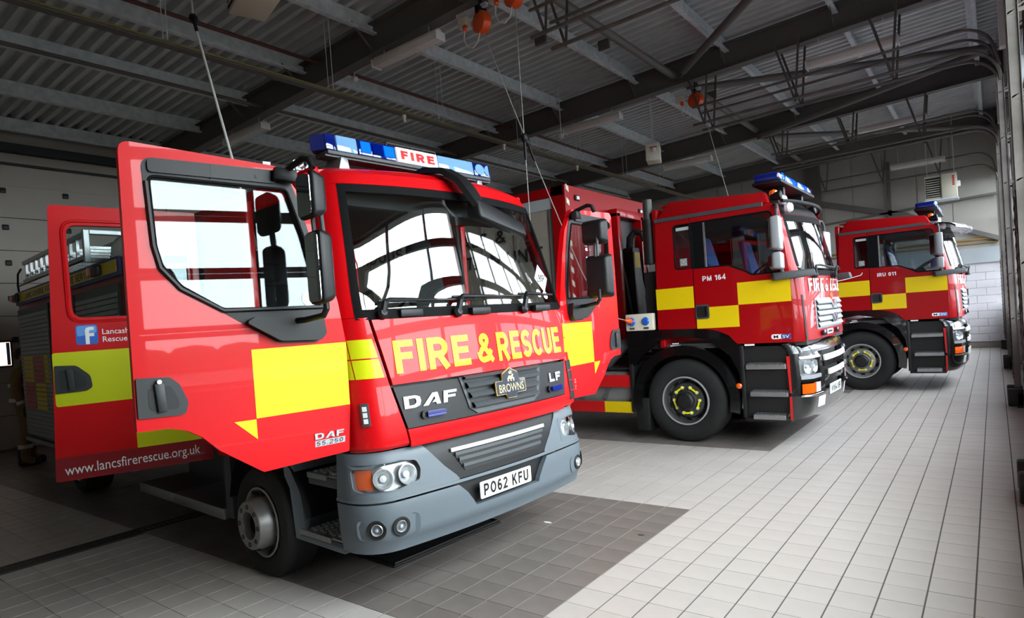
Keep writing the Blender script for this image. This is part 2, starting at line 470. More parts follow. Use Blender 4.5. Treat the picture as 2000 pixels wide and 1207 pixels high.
def frame_px(p):
    q = Mi @ Vector(p)
    if q.z > -.3: return None
    return 1000+1231.13*q.x/-q.z, 650.2-1231.13*q.y/-q.z, -q.z
tl = []
for i in range(int((XB-TX)/TP)-1, int((XD-TX)/TP)+2):
    for j in range(int((Y0-TY)/TP)-1, int((Y1-TY)/TP)+1):
        x, y = TX+TP*(i+.5), TY+TP*(j+.5)
        if XB+.1 < x < XD-.1 and Y0+.1 < y < Y1-.05: tl.append((x, y, j))
def near_key(t):
    p = frame_px((t[0], t[1], 0))
    if p is None or not (-20 < p[0] < 2020 and p[1] < 1230): return 1e9
    hidden = t[0] < -2.9 and 2.5 < t[1] < 4.6
    return p[2]+(50 if hidden else 0)
tl.sort(key=near_key)
fine = B()
for k, (x, y, j) in enumerate(tl):
    if -6.42 < x < -6.28: continue                   # the drain channel takes these
    d = dark(x, y)
    if k < 300:
        o = bpy.data.objects.new('floor_tile', tmD if d else tmL); COL.objects.link(o); o.parent = floor
        o.location = (x, y, random.uniform(-.0006, .0004))
    else:
        fine.mi = 1 if d else 0
        h = TP/2; g = .003 if d else .0045
        jy = .006 if (j % 23 == 14) else .0022
        z = random.uniform(-.0006, .0004)
        a, b_, c, e_ = x-h+g, x+h-g, y-h+.0022, y+h-jy
        v = fine.vs([(a, c, -.003), (b_, c, -.003), (b_, e_, -.003), (a, e_, -.003), (a, c, z), (b_, c, z), (b_, e_, z), (a, e_, z)])
        for q in ((4, 5, 6, 7), (0, 1, 5, 4), (1, 2, 6, 5), (2, 3, 7, 6), (3, 0, 4, 7)): fine.face([v[i] for i in q])
fine.done('floor_tiling', [TILEL, TILED], floor, smooth=0, kind='stuff', recalc=False)

# drain channel with slotted cast grating, running across the bays
dr = empty('floor_drain', (-6.36, 0, 0), label='black slotted drain channel across the tiled floor behind the nearest front wheel', cat='drain')
b = B(); b.box(-.085, -.06, Y0+.2, 16, -.02, .002); b.box(.06, .085, Y0+.2, 16, -.02, .002); b.box(-.085, .085, Y0+.2, 16, -.05, -.03)
b.done('channel', BLKS, dr, smooth=0)
b = B()
for k in range(int((16-Y0-.2)/.045)): b.box(-.06, .06, Y0+.2+k*.045, Y0+.225+k*.045, -.02, 0)
b.done('grating', HOSE, dr, smooth=0, kind='stuff')

# ---- ceiling: trapezoidal steel deck, ribs along X
b = B(); P = .2; y = Y0; pts = []
while y < Y1:
    pts += [(y, 0), (y+.07, 0), (y+.10, .085), (y+.17, .085)]; y += P
pts = [p for p in pts if p[0] <= Y1]+[(Y1, 0)]
rows = [b.vs([(x, yy, ROOFZ(x)+dz) for yy, dz in pts]) for x in (XB-.2, -7., XD+.6)]
for A, C in zip(rows, rows[1:]):
    for i in range(len(pts)-1): b.face([A[i], A[i+1], C[i+1], C[i]])
top = b.vs([(XB-.2, Y0-.3, ROOFZ(XB)+.2), (XD+.6, Y0-.3, ROOFZ(XD)+.2), (XD+.6, Y1+.3, ROOFZ(XD)+.2), (XB-.2, Y1+.3, ROOFZ(XB)+.2)])
b.face(top)
ceil = b.done('ceiling', DECK, smooth=0, kind='structure', recalc=False)
# I beams along X
for Y in BNDS:
    b = B()
    def seg(y0, y1, z0, z1):
        p = []
        for z in (z0, z1): p += [(XB, y0, BEAMZ(XB)+z), (XD, y0, BEAMZ(XD)+z), (XD, y1, BEAMZ(XD)+z), (XB, y1, BEAMZ(XB)+z)]
        b.hexa(p)
    seg(Y-.10, Y+.10, 0, .018); seg(Y-.10, Y+.10, .43, .448); seg(Y-.006, Y+.006, .018, .43)
    o = b.done('trim_beam', BEAM, smooth=0, kind='structure')
# galvanised purlins along Y (Z sections) and their fly braces
PURX = [-.1-1.72*k for k in range(9)]
for x in PURX:
    b = B(); z = BEAMZ(x)+.30; h = .255
    b.box(x-.004, x+.004, Y0, Y1, z, z+h); b.box(x, x+.075, Y0, Y1, z, z+.006); b.box(x+.072, x+.078, Y0, Y1, z, z+.022)
    b.box(x-.075, x, Y0, Y1, z+h-.006, z+h)
    b.done('trim_purlin', GALV, smooth=0, kind='structure')
for Y in BNDS[1:4]:
    for x in PURX[1:7]:
        b = B(); b.bar((x+.02, Y-.42, BEAMZ(x)+.36), (x+.02, Y-.02, BEAMZ(x)+.03), .05, .006, (1, 0, 0)); b.bar((x+.02, Y+.42, BEAMZ(x)+.36), (x+.02, Y+.02, BEAMZ(x)+.03), .05, .006, (1, 0, 0))
        b.done('trim_fly_brace', BEAM, smooth=0, kind='structure')
# round bracing tubes
for p0, p1 in (((-4.45, 6.35, 5.93), (-4.45, 11.2, 5.93)), ((-4.45, 11.35, 5.93), (-4.45, 16.2, 5.93)), ((-4.2, 11.0, 5.90), (.1, 6.5, 6.0)),
               ((-4.2, 11.5, 5.72), (.1, 14.2, 5.9)), ((-4.3, 16.1, 5.75), (.1, 14.3, 5.9)), ((-4.45, 16.4, 5.9), (-4.45, 21.1, 5.9)), ((-4.4, 6.2, 5.9), (-4.4, 1.5, 5.9)), ((-4.3, 16.5, 5.8), (.1, 21., 5.9))):
    b = B(); b.tube([p0, Vector(p0).lerp(Vector(p1), .5), p1], .062, 14); d = (Vector(p1)-Vector(p0)).normalized()
    for q, s in ((p0, -1), (p1, 1)): b.bar(Vector(q), Vector(q)+d*s*.14, .012, .12)
    b.done('trim_brace_tube', TUBEG, smooth=40, kind='structure')

# ---- walls
b = B(); b.box(XB-.25, XD+.3, Y0-.25, Y0, 0, 6.7); b.done('wall_left', WALLG, smooth=0, kind='structure')
# far wall: white block to 2.35, pale fascia to 2.8, grey cladding above, with skirting
b = B(); b.box(XB-.25, XD+.3, Y1, Y1+.25, 0, 6.9); wf = b.done('wall_right', WALLG, smooth=0, kind='structure')
b = B(); b.box(-6.5, XD, Y1-.03, Y1, .17, 2.38); b.done('block_base', WALLB, wf, smooth=0)
bw, bh = .44, .215; bl = None
k = 0
for r in range(10):
    for c in range(6):
        x1 = XD-.08-bw*c-(bw/2 if r % 2 else 0); z0 = .18+r*bh
        if x1-bw < -2.2: continue
        if bl is None:
            q = B(); q.box(-bw+.004, -.004, 0, .02, .004, bh-.004, .004, 1); bl = q.done('block', WALLB, wf, smooth=0)
            bl.location = (x1, Y1-.05, z0)
        else: inst(bl, 'block', wf, (x1, Y1-.05, z0))
b = B(); b.box(-7., XD, Y1-.09, Y1, 2.38, 2.80); b.done('fascia', WALLD, wf, smooth=0)
b = B(); b.box(-7., XD-.2, Y1-.06, Y1, 3.02, 3.07); b.box(-7., XD-.2, Y1-.06, Y1, 2.92, 2.95); b.done('conduit', GOLD, wf, smooth=0)
for c in range(11):
    q = B(); q.box(-.82-.83*c, -.02-.83*c, Y1-.02, Y1, 3.2, 6.2); q.done('cladding_panel', WALLG, wf, smooth=0)
b = B(); b.box(-7, XD, Y1-.045, Y1, 0, .16); b.done('baseboard_right', TILES_, smooth=0, kind='structure')
for p0, p1, w in (((-5.2, Y1-.12, 5.0), (-1.9, Y1-.12, 3.95), .16), ((-1.9, Y1-.12, 3.95), (.2, Y1-.12, 3.0), .12), ((-5.2, Y1-.12, 3.95), (.2, Y1-.12, 4.25), .06), ((-2.35, Y1-.12, 3.7), (-2.35, Y1-.12, 5.6), .09)):
    q = B(); q.bar(p0, p1, .08, w); q.done('trim_wall_brace', BEAM, smooth=0, kind='structure')
q = B(); q.box(-4.6, -4.2, Y1-.3, Y1, 0, 5.9); q.done('trim_column', BEAM, smooth=0, kind='structure')

# rear wall: sectional doors of the rear bays, panels with joints, black roller holders
b = B(); b.box(XB-.3, XB-.06, Y0, Y1, 0, 6.4); wb = b.done('wall_rear', PANW, smooth=0, kind='structure')
for c, (ya, yb) in enumerate(((-1.6, 1.2), (1.7, 6.1), (6.5, 11.0))):
    for r in range(9):
        z0 = .03+r*.6
        if z0+.6 > 5.35: break
        q = B(); q.box(XB-.06, XB, ya, yb, z0+.004, z0+.594, .006, 1); q.done('door_panel', PANW, wb, smooth=0)
for z in (2.0, 2.75, 3.4, 4.05, 4.72):
    for yy in (3.62, 4.6, 5.6):
        q = B(); q.box(XB, XB+.03, yy-.05, yy+.05, z-.05, z+.05, .015, 2); q.done('roller_holder', BLKP, wb)
b = B(); b.box(XB, XB+.14, Y0, Y1, 5.42, 5.58); b.box(XB, XB+.05, Y0, Y1, 5.2, 5.24); b.done('trim_door_shaft', BLKS, smooth=0, kind='structure')
b = B(); b.bar((XB+.2, Y0, 6.02), (XB+.2, Y1, 6.02), .14, .16); b.done('trim_eaves_beam', BEAM, smooth=0, kind='structure')

# ---- door wall with glazed sectional doors
DOORS = [(1.40, 6.02), (6.58, 10.98), (11.56, 16.02), (16.58, 21.9)]
b = B(); b.box(XD, XD+.3, Y0, DOORS[0][0], 0, 6.9)
for a, c in zip(DOORS, DOORS[1:]): b.box(XD, XD+.3, a[1], c[0], 0, 6.9)
b.box(XD, XD+.3, DOORS[-1][1], Y1+.25, 0, 6.9); b.box(XD, XD+.3, DOORS[0][0], DOORS[-1][1], 4.78, 6.9)
b.done('wall_front', WALLG, smooth=0, kind='structure')
HS = .595
for di, (ya, yb) in enumerate(DOORS):
    dd = empty('door_%d' % (di+1), (XD+.06, ya, 0), kind='structure')
    n = 4 if yb-ya > 3 else 2; cw = (yb-ya)/n
    for r in range(8):
        z0 = .02+r*HS
        if r < 2:
            q = B(); q.box(0, .045, 0, yb-ya, z0, z0+HS-.006, .006, 1); q.done('solid_section', GREYM, dd, smooth=0); continue
        q = B(); t = .055
        q.box(0, .05, 0, yb-ya, z0, z0+t); q.box(0, .05, 0, yb-ya, z0+HS-.006-t, z0+HS-.006)
        for k in range(n+1):
            yc = min(max(k*cw, .035), yb-ya-.035); q.box(0.001, .049, yc-.035, yc+.035, z0+t, z0+HS-.006-t)
        fr = q.done('section_frame', GREYM, dd, smooth=0)
        for k in range(n):
            w = B(); w.box(.02, .026, k*cw+.03, (k+1)*cw-.03, z0+t-.01, z0+HS-t+.004); w.done('pane', PANE if di == 0 else PANE2, fr, smooth=0)
    portal('sky_portal', (XD+.2, (ya+yb)/2, 2.7), (0, radians(90), 0), 4.2, yb-ya)

# outside: apron, hedge line and a low building across the yard
b = B(); b.box(XD+.3, 70, -45, 70, -.2, -.03); b.done('ground_outside', ASPH, smooth=0, kind='structure')
b = B()
for k in range(40):
    y = -42+k*2.8; h = random.uniform(1.6, 3.0)
    b.lathe([(.05, h), (1.1, h*.9), (1.7, h*.6), (1.8, 0)], (38+random.uniform(-.8, .8), y, 0), (0, 0, 1), 9)
tag(b.done('hedge', HEDGE), 'dark green hedge across the yard outside the glazed doors', 'hedge', kind='stuff')

# ---- vertical door tracks, curves and overhead rails (one set each side of every pier)
def track(y, di, n=0):
    t = empty('door_track', (.2, y, 0), label=f'galvanised roller track of the {("nearest", "second", "third", "farthest")[di]} glazed door on its {("near", "far")[n]} side', cat='door track', group='roller tracks of the glazed doors')
    q = B(); q.box(-.03, .03, -.004, .004, .28, 4.55); q.box(.03, .036, -.03, .03, .28, 4.55); q.box(-.036, -.03, -.02, .02, .28, 4.55); q.done('upright', TRK, t, smooth=0)
    q = B(); q.box(.07, .12, -.05+.1*n, -.04+.1*n, .1, 4.7); q.box(.11, .12, -.09+.1*n, .01+.1*n, .1, 4.7); q.done('angle_post', TRK, t, smooth=0)
    for k in range(7):
        q = B(); z = .6+k*.62; q.bar((-.03, 0, z), (.12, 0, z+.02), .012, .03); q.bar((-.03, 0, z), (.12, 0, z+.09), .012, .012); q.done('bracket', TRK, t, smooth=0)
    R = .42; arc = [(.0-R+R*cos(a), 0, 4.55+R*sin(a)) for a in ls(0, pi/2, 8)]
    q = B(); q.tube([(0, 0, 4.5)]+arc+[(-4.3, 0, 4.93)], .024, 6); q.done('overhead_rail', TRK, t, smooth=40)
    q = B(); arc2 = [(-.05-R+R*cos(a), 0, 4.92+R*.9*sin(a)) for a in ls(0, pi/2, 8)]
    q.tube([(0, 0, 4.7)]+arc2+[(-4.3, 0, 5.24)], .02, 6); q.done('upper_rail', TRK, t, smooth=40)
    for x in (-1.25, -2.6, -4.1):
        q = B(); zt = BEAMZ(x)+.32
        q.bar((x, 0, 4.9), (x+.12, .02, zt), .035, .004, (0, 1, 0)); q.bar((x, 0, 4.9), (x-.35, .02, zt), .035, .004, (0, 1, 0))
        q.done('hanger', TRK, t, smooth=0)
    q = B(); q.bar((-.02, 0, .1), (.05, 0, .1), .12, .2, bev=.01); q.box(-.12, .06, -.06, .06, .02, .26, .02); q.done('foot_guard', BLKS, t)
    q = B(); q.tube([(-.03, .05, z) for z in ls(.4, 2.4, 40)], [.012 if i % 2 else .02 for i in range(41)], 6); q.done('safety_spring', BLKS, t, smooth=0)
    return t
for di, (ya, yb) in enumerate(DOORS):
    track(ya-.05, di, 0); track(min(yb+.08, 21.2), di, 1)
for k, Y in enumerate(BNDS[2:]):
    q = B(); q.box(.21, .33, Y-.09, Y+.09, 4.98, 5.78, .01); tag(q.done('motor_cover', WHT), f'white upright cover above the {("first", "second", "third")[k]} pair of door tracks from the camera', 'cover', 'white track covers')
# ================================================================== shared vehicle helpers
class Plan:
    """rounded cab front: horizontal section given by nose x, half width, corner radius and bow at each height"""
    def __init__(s, xf, hw, rc, bow): s.t = (xf, hw, rc, bow)
    def par(s, z):
        xf, hw, rc, b = (lerp(t, z) for t in s.t)
        p0 = atan2(2*b, hw-rc); yc = hw-rc*(1-sin(p0)); return xf, hw, rc, b, p0, yc
    def xy(s, q, z):
        xf, hw, rc, b, p0, yc = s.par(z); sg = 1 if q >= 0 else -1; q = abs(q)
        L = rc*(pi/2-p0)
        if q <= yc:
            x, y = xf-b*(q/yc)**2, q; n = Vector((1, 2*b*q/yc**2, 0)).normalized()
        elif q <= yc+L:
            a = p0+(q-yc)/rc; cx, cy = xf-b-rc*cos(p0), yc-rc*sin(p0)
            x, y = cx+rc*cos(a), cy+rc*sin(a); n = Vector((cos(a), sin(a), 0))
        else:
            x, y = xf-b-rc*cos(p0)-(q-yc-L), hw; n = Vector((0, 1, 0))
        return x, sg*y, Vector((n.x, sg*n.y, 0))
    def __call__(s, q, z, off=0.):
        x, y, n = s.xy(q, z)
        x1 = s.xy(q, z+.02)[0]; x0 = s.xy(q, z-.02)[0]
        n = Vector((n.x, n.y, -n.x*(x1-x0)/.04)).normalized()
        return Vector((x, y, z))+n*off, n
    def side(s, x, z):
        """arc length where the side wall reaches x"""
        xf, hw, rc, b, p0, yc = s.par(z)
        return yc+rc*(pi/2-p0)+max(0, xf-b-rc*cos(p0)-x)
    def f(s, off): return lambda q, z: s(q, z, off)
    def put(s, off): return lambda u, v: s(u, v, off)[0]

def wheel(parent, loc, side, R, W, rimr, m_rim, hub, deep, nuts=True, bolts=10, name='wheel', dual=False):
    """side -1: outer face towards -y.  hub: 'out' = deep dished front wheel with flange, 'in' = recessed disc"""
    e = empty(name, loc, parent=parent)
    s = side
    b = B(); w = W
    pr = [(rimr-.005, .02), (rimr+.02, 0), (R*.80, -.012), (R*.93, .0), (R-.012, .02), (R, .045), (R, w-.045), (R-.012, w-.02), (R*.93, w), (rimr, w)]
    b.lathe([(r, -s*t*-1 if False else s*-t) for r, t in pr], (0, 0, 0), (0, 1, 0), 56)
    for k in range(4):     # tread grooves as recessed rings
        t = .07+k*(w-.14)/3
        b.lathe([(R+.001, -s*(t-.007)), (R-.010, -s*(t-.004)), (R-.010, -s*(t+.004)), (R+.001, -s*(t+.007))], (0, 0, 0), (0, 1, 0), 56)
    b.done('tyre', RUB, e, smooth=35)
    b = B()
    if hub == 'out':
        pr = [(rimr, .0), (rimr-.012, -.006), (rimr-.025, .012), (rimr-.03, .05), (rimr-.055, .10), (rimr-.075, .08), (.180, -.03), (.172, -.045), (.169, -.085), (.164, -.092), (.098, -.092), (.096, -.06), (.092, .02), (0, .02)]
    else:
        pr = [(rimr, .0), (rimr-.012, -.008), (rimr-.03, .012), (rimr-.04, .09), (rimr-.07, .12), (.215, .075), (.205, .07), (.14, .068), (.135, .05), (.12, .02), (.075, .0), (0, 0)]
    b.lathe([(r, -s*t) for r, t in pr], (0, 0, 0), (0, 1, 0), 48)
    rim = b.done('rim', m_rim, e, smooth=35)
    if hub == 'in':
        b = B(); b.lathe([(rimr+.004, -s*.004), (rimr+.002, s*.012), (rimr-.014, s*.012), (rimr-.018, -s*.004)], (0, 0, 0), (0, 1, 0), 48); b.done('rim_lip', SIL, e, smooth=35)
    # hand holes
    for k in range(8 if hub == 'out' else 10):
        n_ = 8 if hub == 'out' else 10
        a = 2*pi*(k+.5)/n_; rr = (rimr+.18)/2-.005 if hub == 'out' else (rimr+.19)/2
        q = B()
        tt = .028 if hub == 'out' else .098
        c = Vector((rr*cos(a), -s*(tt-.012), rr*sin(a))); ra = Vector((cos(a), 0, sin(a))); ta = Vector((-sin(a), 0, cos(a)))
        ax = Vector((0, s, 0)); slope = (Vector((cos(a)*.55, 0, sin(a)*.55))-Vector((0, s*.6, 0))*(-1 if hub == 'out' else 1)).normalized()
        pts = [c+slope*(.030*cos(t))+ta*(.034*sin(t)) for t in ls(0, 2*pi, 14)[:-1]]
        nrm = slope.cross(ta).normalized()
        q.face(q.vs([p+ax*.004 for p in pts])); q.done('hand_hole', BLKS, rim, smooth=0)
    for k in range(bolts):
        a = 2*pi*k/bolts; q = B()
        if hub == 'out':
            q.lathe([(.017, 0), (.017, .004), (.012, .004), (.010, -.01), (0, -.01)], (.132*cos(a), s*.092, .132*sin(a)), (0, s, 0), 8); q.done('stud_hole', BLKS, rim, smooth=0)
        else:
            q.lathe([(.018, 0), (.018, .03), (.012, .036), (.012, .05), (0, .052)], (.167*cos(a), -s*.068, .167*sin(a)), (0, s, 0), 6); q.done('wheel_nut', GALV, rim, smooth=0)
            if nuts:
                q = B(); q.lathe([(.02, 0), (.024, .006), (.02, .012)], (.167*cos(a), -s*.045, .167*sin(a)), (0, s, 0), 10, caps=True)
                tp = (a+.35) if k % 2 else (a-.35)
                q.bar((.167*cos(a), -s*.036, .167*sin(a)), (.167*cos(tp)*.97, -s*.032, .167*sin(tp)*.97), .022, .006, (0, 1, 0)); q.done('nut_pointer', LETY if name == 'front_wheel' else YEL2, rim, smooth=0)
    if hub == 'out':
        q = B(); q.lathe([(.088, .06), (.07, .05), (.06, -.01), (0, -.01)], (0, 0, 0), (0, s, 0), 24); q.done('hub_cap', HOSE, e)
    else:
        q = B(); q.lathe([(.118, -.02), (.11, .02), (.085, .035), (.08, .05), (0, .052)], (0, 0, 0), (0, s, 0), 24); q.done('hub_cap', BLKS, e)
    return e

def tread_plate(b, x0, x1, y0, y1, z):
    """perforated grip step: plate plus raised teeth"""
    b.box(x0, x1, y0, y1, z-.012, z)
    nx, ny = int((x1-x0)/.05), max(2, int((y1-y0)/.045))
    for i in range(nx):
        for j in range(ny):
            x = x0+.03+i*(x1-x0-.06)/max(1, nx-1); y = y0+.025+(j+.35*(i % 2))*(y1-y0-.05)/ny
            b.bar((x-.011, y-.004, z+.004), (x+.011, y+.010, z+.006), .007, .010)

def seat(parent, x, y, m, name='seat', back=.72):
    e = empty(name, (x, y, 0), parent=parent)
    b = B(); b.box(-.24, .26, -.24, .24, 1.42, 1.56, .05, 3); b.done('cushion', m, e)
    b = B(); b.hexa([(-.20, -.23, 1.52), (-.08, -.23, 1.52), (-.08, .23, 1.52), (-.20, .23, 1.52), (-.34, -.19, 1.52+back), (-.25, -.19, 1.52+back), (-.25, .19, 1.52+back), (-.34, .19, 1.52+back)], .04, 3); b.done('backrest', m, e)
    b = B(); b.box(-.37, -.26, -.12, .12, 1.54+back, 1.74+back, .035, 3); b.done('headrest', m, e)
    b = B(); b.box(-.15, .2, -.18, .18, 1.12, 1.42, .02); b.done('pedestal', CABIN, e)
    return e

def steering_wheel(parent, x, y, z):
    b = B(); c = Vector((x, y, z)); n = Vector((-.55, 0, .83)); a = n.orthogonal().normalized(); d = n.cross(a)
    b.tube([c+.22*(cos(t)*a+sin(t)*d) for t in ls(0, 2*pi, 24)[:-1]], .014, 8, closed=True)
    for t in (.3, 2.4, 4.5): b.bar(c, c+.215*(cos(t)*a+sin(t)*d), .03, .012, n)
    b.bar(c, c-n*.5, .07, .07); b.done('steering_wheel', BLKP, parent)

# ================================================================== FIRE ENGINE 1 (nearest, doors open)
T1 = empty('fire_engine', (-2.72, 3.398, 0), radians(-4), 'red fire engine nearest the camera with open cab doors and yellow lettering on its front', 'fire engine')
C1 = Plan([(.93, -.07), (.99, -.035), (1.06, -.03), (1.34, -.055), (1.76, -.10), (2.62, -.27), (2.70, -.30), (2.745, -.36), (2.775, -.46), (2.79, -.60)],
          [(.95, 1.07), (1.75, 1.08), (2.2, 1.06), (2.6, 1.0), (2.7, .965), (2.76, .90)], [(1., .2), (1.8, .2), (2.6, .2), (2.76, .22)], [(1., .06), (1.76, .075), (1.9, .10), (2.6, .14), (2.79, .16)])
def nrow(u0, u1, n): return lambda v: ls(u0(v) if callable(u0) else u0, u1(v) if callable(u1) else u1, n)
sb = lambda z: lerp([(.96, .775), (1.07, .80), (1.34, .868), (1.75, .945)], z)
HX = -.245                                            # hinge line of the front doors
# bonnet flap
b = B(); b.patch(C1.f(.012), nrow(lambda v: -sb(v)+.014, lambda v: sb(v)-.014, 28), [1.350, 1.356]+ls(1.40, 1.72, 6)+[1.742, 1.748], .03)
bon = b.done('bonnet_flap', RED, T1)
fr_h = .20
b = B(); stext(b, 'FIRE', C1.put(.0155), .585, fr_h, .205, .13, -.82, 1.413); stext(b, '&', C1.put(.0155), .145, fr_h, .19, .1, -.165, 1.413); stext(b, 'RESCUE', C1.put(.0155), .79, fr_h, .205, .12, .035, 1.410)
b.done('lettering', LETY, bon, smooth=0)
# corner panels and pillars
b = B(); b.patch(C1.f(-.05), ls(-1.0, 1.0, 24), [.98, 1.1, 1.34, 1.6, 1.76], .01); b.done('gap_backing', BLKS, T1)  # black backing added so the bonnet gaps read as deep shade
sw = lambda z: lerp([(1.77, 1.02), (2.61, .93)], z)
zc = [.965, .972, .99, 1.02, 1.06, 1.2, 1.34, 1.5, 1.65, 1.765]
for sg in (-1, 1):
    b = B()
    us = (lambda v: ls(-C1.side(HX, v), -sb(v)-.002, 18)) if sg < 0 else (lambda v: ls(sb(v)+.002, C1.side(HX, v), 18))
    b.patch(lambda q, z: C1(q, z, 0 if z > .985 else -.012), us, zc, .03)
    cp = b.done('corner_panel', RED, T1)
    us = (lambda v: ls(-C1.side(HX-.42*max(0, v-1.77), v), -sw(v), 14)) if sg < 0 else (lambda v: ls(sw(v), C1.side(HX-.42*max(0, v-1.77), v), 14))
    b = B(); b.patch(C1.f(0), us, [1.767]+ls(1.85, 2.6, 7)+[2.62], .05); b.done('windscreen_pillar', RED, T1)
    # four yellow squares on each corner
    for i in range(2):
        for k in range(2):
            z0, z1 = (1.402, 1.515) if k == 0 else (1.523, 1.636)
            def us(v, i=i, sg=sg):
                a, e_ = sb(v)+.02, C1.side(HX, v)-.004
                m_ = (a+e_)/2+.03
                A, Z = ((a, m_-.004) if i == 0 else (m_+.004, e_))
                r = ls(A, Z, 8); return r if sg > 0 else [-t for t in r][::-1]
            q = B(); q.patch(C1.f(.003), us, ls(z0, z1, 2), .002); q.done('yellow_square', YEL, cp, smooth=60)
# small marker lamp on the near corner
q = B(); q.patch(C1.f(.018), ls(-1.062, -1.018, 3), [1.125, 1.13, 1.2, 1.255, 1.26], .02); ml = q.done('marker_lamp', GREYD, T1)
for k in range(3):
    q = B(); q.patch(C1.f(.022), ls(-1.052, -1.028, 2), ls(1.142+k*.036, 1.170+k*.036, 1), .006); q.done('lamp_cell', CLRW, ml, smooth=0)
# vent slot on the far corner
q = B(); q.patch(C1.f(.006), ls(.885, .985, 6), ls(1.02, 1.335, 5), .02); vn = q.done('side_vent', BLKS, T1)
for z in (1.09, 1.17, 1.25):
    q = B(); q.patch(C1.f(.012), ls(.885, .985, 5), [z, z+.008], .02); q.done('vent_slat', RED, vn)
# grille panel with its silver louvred centre
zg = [1.078, 1.084, 1.15, 1.25, 1.328, 1.334]
b = B(); b.patch(C1.f(.006), nrow(lambda v: -sb(v)+.012, lambda v: sb(v)-.012, 26), zg, .03); gp = b.done('grille_panel', BLKP, T1)
def gs(v): return lerp([(1.09, .30), (1.13, .365), (1.34, .425)], v)
b = B(); b.patch(C1.f(.014), nrow(lambda v: .062-gs(v), lambda v: .062+gs(v), 16), [1.088, 1.095, 1.13, 1.2, 1.31, 1.338], .02); gc = b.done('grille_surround', GREYD, gp)
b = B(); b.patch(C1.f(.0165), nrow(lambda v: .077-gs(v)+.01, lambda v: .062+gs(v)-.035, 16), [1.118, 1.15, 1.2, 1.31, 1.334], .01); b.done('grille_recess', BLKS, gp)
for z0 in (1.128, 1.195, 1.262, 1.322):
    q = B(); hh = .035
    us = nrow(lambda v: .077-gs(z0+.01)+.01, lambda v: .062+gs(z0+.01)-.035, 14)
    rows = []
    for dz, off in ((0, .014), (0, .045), (.010, .05), (.034 if z0 < 1.3 else .02, .03), (.04 if z0 < 1.3 else .022, .014)):
        rows.append((z0+dz, off))
    g = [[q.bm.verts.new(C1(u, z, off)[0]) for u in us(0)] for z, off in rows]
    for A, D in zip(g, g[1:]):
        for j in range(len(A)-1): q.face([A[j], A[j+1], D[j+1], D[j]])
    q.done('louvre', GREYD, gp, smooth=40)
# badge BROWNS on a navy plaque with a gold rim and a small crest
def plaq(s): return rnd([(-.155*s, -.055*s), (-.06*s, -.055*s), (-.045*s, -.085*s), (.045*s, -.085*s), (.06*s, -.055*s), (.155*s, -.055*s), (.155*s, .04*s), (.085*s, .04*s), (.08*s, .09*s), (0, .125*s), (-.08*s, .09*s), (-.085*s, .04*s), (-.155*s, .04*s)], .012)
fbz = lambda u, v, w: C1(u+.065, v+1.232, .058+w)[0]
b = B(); b.prism(plaq(1), fbz, -.006, .006); bd = b.done('badge', GOLD, gp, smooth=0)
b = B(); b.prism(plaq(.955), fbz, .006, .009); b.done('badge_plaque', NAVY, gp, smooth=0)
b = B(); b.text('BROWNS', lambda u, v: fbz(u, v, .0105), .255, .058, 0, u0=-.1275, v0=-.040)
b.prism(rect(-.035, .035, .045, .053), fbz, .009, .0105)
for x in (-.028, 0, .028): b.prism(rect(x-.006, x+.006, .03, .045), fbz, .009, .0105)
b.prism([(-.03, .053), (.02, .053), (.03, .072), (.02, .082), (.008, .066), (-.02, .07)], fbz, .009, .0105)
b.prism([(-.012, .08), (.012, .08), (.018, .1), (.006, .094), (0, .108), (-.006, .094), (-.018, .1)], fbz, .009, .0105)
b.done('badge_lettering', PGOLD, gp, smooth=0)
# silver maker's letters (heavy wide capitals) and LF
def daf(bb, put, u0, v0, w, h):
    k = w/3.0
    D = [[(0, 0), (0, 1), (.62, 1), (.86, .84), (.9, .5), (.82, .14), (.55, 0)], [(.25, .22), (.5, .22), (.62, .34), (.66, .52), (.62, .74), (.52, .78), (.25, .78)]]
    A = [(.98, 0), (1.56, 1), (1.86, 1), (1.98, 0), (1.74, 0), (1.715, .2), (1.5, .2), (1.66, .42), (1.69, .42), (1.66, .72), (1.27, 0)]
    F = [(2.14, 0), (2.22, 1), (3.0, 1), (2.98, .78), (2.45, .78), (2.43, .6), (2.9, .6), (2.88, .4), (2.41, .4), (2.38, 0)]
    t = lambda P: [(u0+x*k, v0+y*h) for x, y in P]
    bb.prism(t(D[0]), put, .002, .008, [t(D[1])[::-1]]); bb.prism(t(A), put, .002, .008); bb.prism(t(F), put, .002, .008)
pg = lambda u, v, w: C1(u, v, .006+w)[0]
b = B(); daf(b, pg, -.80, 1.196, .405, .074); b.done('maker_letters', SIL, gp, smooth=0)
b = B()
b.prism([(.595, 1.195), (.595, 1.262), (.615, 1.262), (.615, 1.213), (.665, 1.213), (.665, 1.195)], pg, .002, .008)
b.prism([(.685, 1.195), (.685, 1.262), (.755, 1.262), (.755, 1.244), (.705, 1.244), (.705, 1.236), (.745, 1.236), (.745, 1.220), (.705, 1.220), (.705, 1.195)], pg, .002, .008)
b.done('model_letters', SIL, gp, smooth=0)
for yc in (-.595, .645):
    b = B(); b.prism(rnd(rect(yc-.095, yc+.095, 1.118, 1.168), .024), pg, .0, .018); be = b.done('beacon_base', BLKP, gp)
    b = B(); b.prism(rnd(rect(yc-.065, yc+.072, 1.124, 1.162), .012), pg, .018, .036); b.done('blue_beacon', BLUL, be)
    for x in (-.082, .085):
        q = B(); q.lathe([(.007, 0), (.005, .004), (0, .004)], pg(yc+x, 1.143, .018), (1, 0, 0), 8); q.done('screw', CHR, be)
